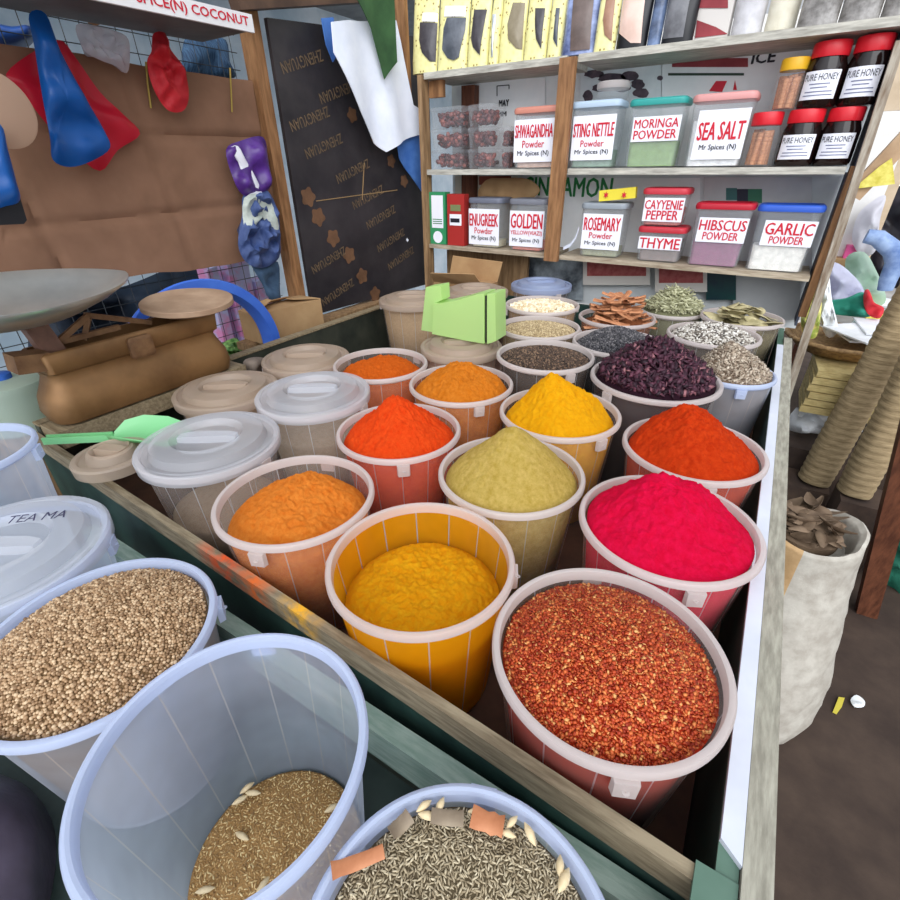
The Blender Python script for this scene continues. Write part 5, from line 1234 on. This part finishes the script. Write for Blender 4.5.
tag(m.build('leaf_litter', DRYM, None, 50, org=(SXc, SYc, 0)), 'mass of dry leaves filling the woven sack', 'leaves', None, 'stuff')
# rolled mats
MATM = M('reed_mat', C(138, 118, 86), C(172, 150, 114), 30, .8, .3, .004, stretch=(1, 1, 8))
def roll(lab, p, q, r):
    p, q = np.array(p), np.array(q); d = (q-p)/np.linalg.norm(q-p); a = np.cross(d, EY); a /= np.linalg.norm(a); b_ = np.cross(a, d)
    rs = []; n = 40; Ln = np.linalg.norm(q-p); K = 130
    for i in range(K+1):
        f = i/K; rr = r*(1+.022*math.sin(f*Ln/.013*math.pi))*(1+.03*math.sin(f*9))
        rs.append([p+d*Ln*f+rr*(1+.02*math.sin(5*t_))*(a*math.cos(t_)+b_*math.sin(t_)) for t_ in np.linspace(0, 2*math.pi, n, endpoint=False)])
    rs = [[p+d*.03+(x-rs[0][k]+rs[0][k]-p)*.6 for k, x in enumerate(rs[0])]]+rs
    m = MB(); m.rings(rs); return tag(m.build('rolled_mat', MATM, None, 50), lab, 'mat', 'rolled reed mats')
MAT1 = roll('rolled reed mat leaning over the sack, left one of the two', at(814, 480, Y=2.20), at(928, 276, Y=2.26), .058)
MAT2 = roll('rolled reed mat leaning beside the red-brown timber, right one of the two', at(854, 492, Y=2.03), at(932, 340, Y=2.08), .054)
for o_, x0, x1, y0, y1, lb in ((MAT1, .28, .45, 2.12, 2.275, 'dark low crate under the left rolled mat'), (MAT2, .452, .60, 1.95, 2.11, 'dark low crate under the right rolled mat')):
    z_ = min(v.co.z for v in o_.data.vertices)
    m = MB(); m.box((x0, y0, 0), (x1, y1, z_-.001)); tag(m.build('low_crate', M('dark_crate', C(58, 46, 40), C(84, 66, 54), 9, .8, .2)), lb, 'crate')
m = MB(); p = at(866, 612, Z=0); q = at(932, 360, Y=1.72); m.beam(p, q, .062, .05, (0, 1, 0)); tag(m.build('timber_prop', REDWOOD), 'red-brown timber leaning at the right edge beside the rolled mats', 'post')
bag2 = lambda name, label, cat, Y, px, depth, mat, wr=.2, seed=0, freq=14: tag((lambda m: (m.pillow([at(x, y, Y=Y) for x, y in px], depth, (-.1, -1, .2), 7, wr, seed, freq, 4), m.build(name, mat, None, 75))[1])(MB()), label, cat)
bag2('cloth', 'dark green cloth behind the red-brown timber at the right edge', 'cloth', 2.15, [(884, 500), (915, 490), (935, 540), (930, 600), (888, 596), (874, 550)], .10, M('teal_cloth', C(20, 84, 66), C(34, 110, 88), 8, .8), .3, 41)
# neighbour stall
t = thing('stall_table', 'grey-topped neighbour stall table beyond the shelf unit', 'table', (1.0, 3.2, 0))
m = MB(); m.box((.27, 2.57, .765), (2.2, 4.2, .80)); m.build('table_top', M('grey_slab', C(150, 146, 142), C(176, 172, 168), 6, .7), t)
for x, y in ((.34, 2.63), (2.1, 2.63), (.34, 4.1), (2.1, 4.1)):
    m = MB(); m.box((x-.03, y-.03, 0), (x+.03, y+.03, .765)); m.build('leg', REDWOOD, t)
m = MB(); m.box((.28, 2.30, 0), (.80, 2.54, .44)); tag(m.build('crate', M('dark_crate2', C(56, 44, 38), C(80, 64, 54), 9, .8, .2)), 'dark crate carrying the white paper bundle', 'crate')
m = MB()
for i in range(6): m.hexa([(.27+.006*(i % 3), 2.30+.004*(i % 2), .606+.031*i), (.66, 2.31, .606+.031*i), (.66, 2.54, .606+.031*i), (.27, 2.54, .606+.031*i)], [(.27+.006*(i % 3), 2.30+.004*(i % 2), .633+.031*i), (.66, 2.31, .633+.031*i), (.66, 2.54, .633+.031*i), (.27, 2.54, .633+.031*i)])
tag(m.build('folded_mat', M('straw', C(172, 150, 96), C(204, 184, 128), 30, .8, .4, .003, stretch=(1, 1, 6)), None), 'stack of a folded straw mat under the shallow basket', 'mat')
m = MB(); m.pillow([(x, 2.42+.02*math.sin(k), .525+z) for k, (x, z) in enumerate([(.27, -.06), (.38, -.06), (.50, -.055), (.52, .02), (.45, .055), (.35, .06), (.27, .05)])], .12, (0, -1, .3), 6, .3, 44); tag(m.build('paper_bundle', M('newsprint', C(206, 208, 210), C(232, 234, 236), 14, .7), None, 60), 'white paper bundle below the folded straw mat', 'paper')
t = thing('basket', 'shallow woven basket holding papers and wrappers beside the right shelf post', 'basket', (.40, 2.56, .801))
WOV = M('woven_cane', C(122, 92, 60), C(176, 142, 96), 60, .7, .4, .003)
m = MB(); m.lathe([(.002, .002), (.17, .002), (.215, .045), (.22, .05), (.214, .052), (.168, .010), (.002, .010)], (.37, 2.60, .801), 64); m.build('bowl', WOV, t, 50)
m = MB(); rs = []
for j in range(64):
    a = 2*math.pi*j/64; c_ = np.array([.37+.219*math.cos(a), 2.60+.219*math.sin(a), .853]); e_ = np.array([math.cos(a), math.sin(a), 0]); rr = .008+.0022*(j % 2)
    rs.append([c_+rr*(e_*math.cos(k)+EZ*math.sin(k)) for k in np.linspace(0, 6.283, 8, endpoint=False)])
m.rings(rs+[rs[0]], True, False); m.build('rim', WOV, t, 50)
NEWS = M('white_sheet_paper', C(220, 222, 224), C(240, 240, 242), 10, .7)
for i, (x, y, yaw, z) in enumerate(((.52, 2.66, .3, .866), (.58, 2.70, -.2, .876), (.50, 2.62, .6, .886), (.60, 2.66, .1, .897))):
    m = MB(); c_, s_ = math.cos(yaw), math.sin(yaw); v = [np.array([x+c_*a-s_*b_, y+s_*a+c_*b_, z+.006*(a > 0)*(b_ > 0)]) for a, b_ in ((-.20, -.13), (.20, -.13), (.20, .13), (-.20, .13))]
    m.hexa(v, [p+EZ*.006 for p in v]); tag(m.build('paper_sheet', NEWS), ('bottom', 'second lowest', 'third', 'topmost')[i]+' white sheet of paper lying in the shallow basket', 'paper', 'papers in the basket')
bag2('wrapper', 'green and yellow wrapper standing beside the right shelf post', 'wrapper', 2.52, [(803, 334), (801, 312), (808, 285), (816, 270), (822, 292), (820, 322), (815, 338)], .05, M('leaf_wrapper', C(150, 170, 70), C(232, 220, 130), 26, .5, lo=.42, hi=.58), .4, 51, 30)
bag2('wrapper', 'white wrapper standing behind the green and yellow one', 'wrapper', 2.62, [(815, 300), (820, 270), (828, 268), (832, 300), (838, 330), (826, 336)], .05, WPOS, .4, 52, 30)
bag2('plastic_bag', 'pale lavender plastic bag on the neighbour stall', 'bag', 3.0, [(812, 268), (834, 262), (852, 274), (864, 290), (862, 304), (836, 306), (814, 302)], .14, plastic('lavender_bag', C(214, 214, 232), .95, .4, .4), .35, 53)
bag2('plastic_bag', 'pale green plastic bag on the neighbour stall', 'bag', 3.24, [(846, 258), (864, 252), (876, 270), (886, 296), (880, 306), (858, 306), (848, 286)], .1, plastic('mint_bag', C(196, 222, 202), .95, .4, .4), .35, 54)
bag2('cloth', 'teal green cloth bundle on the neighbour stall', 'cloth', 2.82, [(824, 302), (846, 298), (862, 292), (872, 300), (872, 316), (848, 316), (826, 312)], .14, M('teal_bundle', C(30, 126, 104), C(52, 150, 126), 10, .7), .3, 55)
bag2('cloth', 'red cloth knot beside the teal bundle', 'cloth', 2.76, [(864, 292), (869, 290), (874, 302), (884, 308), (880, 318), (870, 316), (864, 306)], .08, REDC, .3, 56)
p = [at(x, y, Z=.801) for x, y in ((862, 328), (880, 330), (884, 318), (866, 315))]; m = MB(); m.hexa(p, [q+EZ*.035 for q in p]); tag(m.build('sponge', M('yellow_sponge', C(228, 204, 70), C(240, 222, 110), 40, .9)), 'yellow sponge-like pad on the neighbour stall', 'sponge')
p = [at(x, y, Z=.801) for x, y in ((872, 305), (890, 309), (893, 301), (876, 298))]; m = MB(); m.hexa(p, [q+EZ*.01 for q in p]); tag(m.build('card', NEWS), 'white card beside the red cloth knot', 'card')
p = at(845, 256, Y=3.5); m = MB(); m.box((p[0]-.16, 3.45, .801), (p[0]+.06, 3.7, p[2]+.46)); tag(m.build('white_box', M('white_card_box', C(226, 222, 216), C(240, 238, 234), 4, .6)), 'tall white box at the back of the neighbour stall', 'box')
p = at(852, 252, Y=3.40); m = MB(); m.box((p[0]-.03, 3.38, p[2]-.03), (p[0]+.03, 3.449, p[2]+.03)); tag(m.build('pink_packet', M('pink_packet', C(226, 90, 150))), 'small pink packet in front of the tall white box', 'packet')
m = MB(); p = at(852, 252, Y=3.40); m.box((p[0]-.06, 3.36, .801), (p[0]+.08, 3.449, p[2]-.031)); tag(m.build('carton', CARD2), 'brown carton under the small pink packet', 'carton')
bag2('plastic_bag', 'white tied plastic bag beside the tall white box', 'bag', 3.36, [(858, 215), (874, 200), (886, 196), (880, 220), (876, 250), (862, 256), (852, 240)], .1, plastic('white_bag', C(232, 230, 236), .95, .4, .4), .4, 57)
m = MB(); m.tube([at(866, 236, Y=3.08), at(878, 238, Y=3.08), at(893, 250, Y=3.08), at(896, 262, Y=3.08), at(888, 280, Y=3.08), at(885, 290, Y=3.08)], [.03, .035, .04, .04, .035, .03], 12); tag(m.build('blue_tube', M('denim_blue', C(84, 112, 164), C(150, 172, 206), 12, .6), None, 60), 'bent pale blue fabric roll at the right edge of the neighbour stall', 'fabric')
bag2('dark_bundle', 'black shiny covered bundle at the right edge of the neighbour stall', 'bundle', 4.5, [(868, 235), (876, 200), (900, 186), (940, 190), (940, 300), (900, 305), (872, 290)], .3, M('black_cover', C(26, 24, 30), C(48, 44, 52), 6, .3), .2, 58, 6)
m = MB(); v = [at(853, 189, Y=3.03), at(895, 184, Y=3.03), at(892, 158, Y=3.03), at(880, 166, Y=3.03)]; v = [v[0], v[1], v[1]+EY*.004, v[0]+EY*.004], [v[3], v[2], v[2]+EY*.004, v[3]+EY*.004]; m.hexa(*v); tag(m.build('yellow_sheet', M('yellow_print', C(206, 190, 70), C(240, 226, 120), 30, .6)), 'yellow printed sheet hanging from the slanted beam', 'sheet')
m = MB(); m.beam(at(852, 196, Y=3.08), at(925, 118, Y=3.08), .07, .07, (0, 1, 0)); tag(m.build('slanted_beam', M('pale_beam', C(168, 136, 104), C(200, 168, 134), 8, .7)), 'pale slanted wooden beam over the neighbour stall', 'beam')
m = MB(); p = at(896, 60, Y=4.3); m.box((p[0]-.06, 4.3, p[2]-.24), (p[0]+.5, 4.33, p[2]+.4)); m.box((p[0]+.15, 4.3, 0), (p[0]+.24, 4.33, p[2]-.24)); tag(m.build('board', M('beige_board', C(190, 168, 140), C(212, 192, 166), 6, .7)), 'beige board beyond the top of the right shelf post', 'board')
# scraps on the floor
m = MB(); p = at(838, 705, Z=.0); 
pts = [at(x, y, Z=0) for x, y in ((832, 713), (838, 698), (844, 699), (841, 708), (836, 715))]; m.add([q+EZ*.003 for q in pts]+[q+EZ*.0065 for q in pts], [(0,1,2,3,4)[::-1], (5,6,7,8,9)]+[(i, (i+1) % 5, 5+(i+1) % 5, 5+i) for i in range(5)]); tag(m.build('yellow_wrapper', M('yellow_scrap', C(206, 190, 70))), 'small yellow wrapper scrap on the floor', 'litter')
m = MB(); m.pillow([q+EZ*.012 for q in (at(849, 702, Z=0), at(855, 697, Z=0), at(863, 703, Z=0), at(862, 709, Z=0), at(853, 709, Z=0))], .018, (0, 0, 1), 4, .3, 61); tag(m.build('white_scrap', WPOS, None, 60), 'small crumpled white paper scrap on the floor', 'litter')
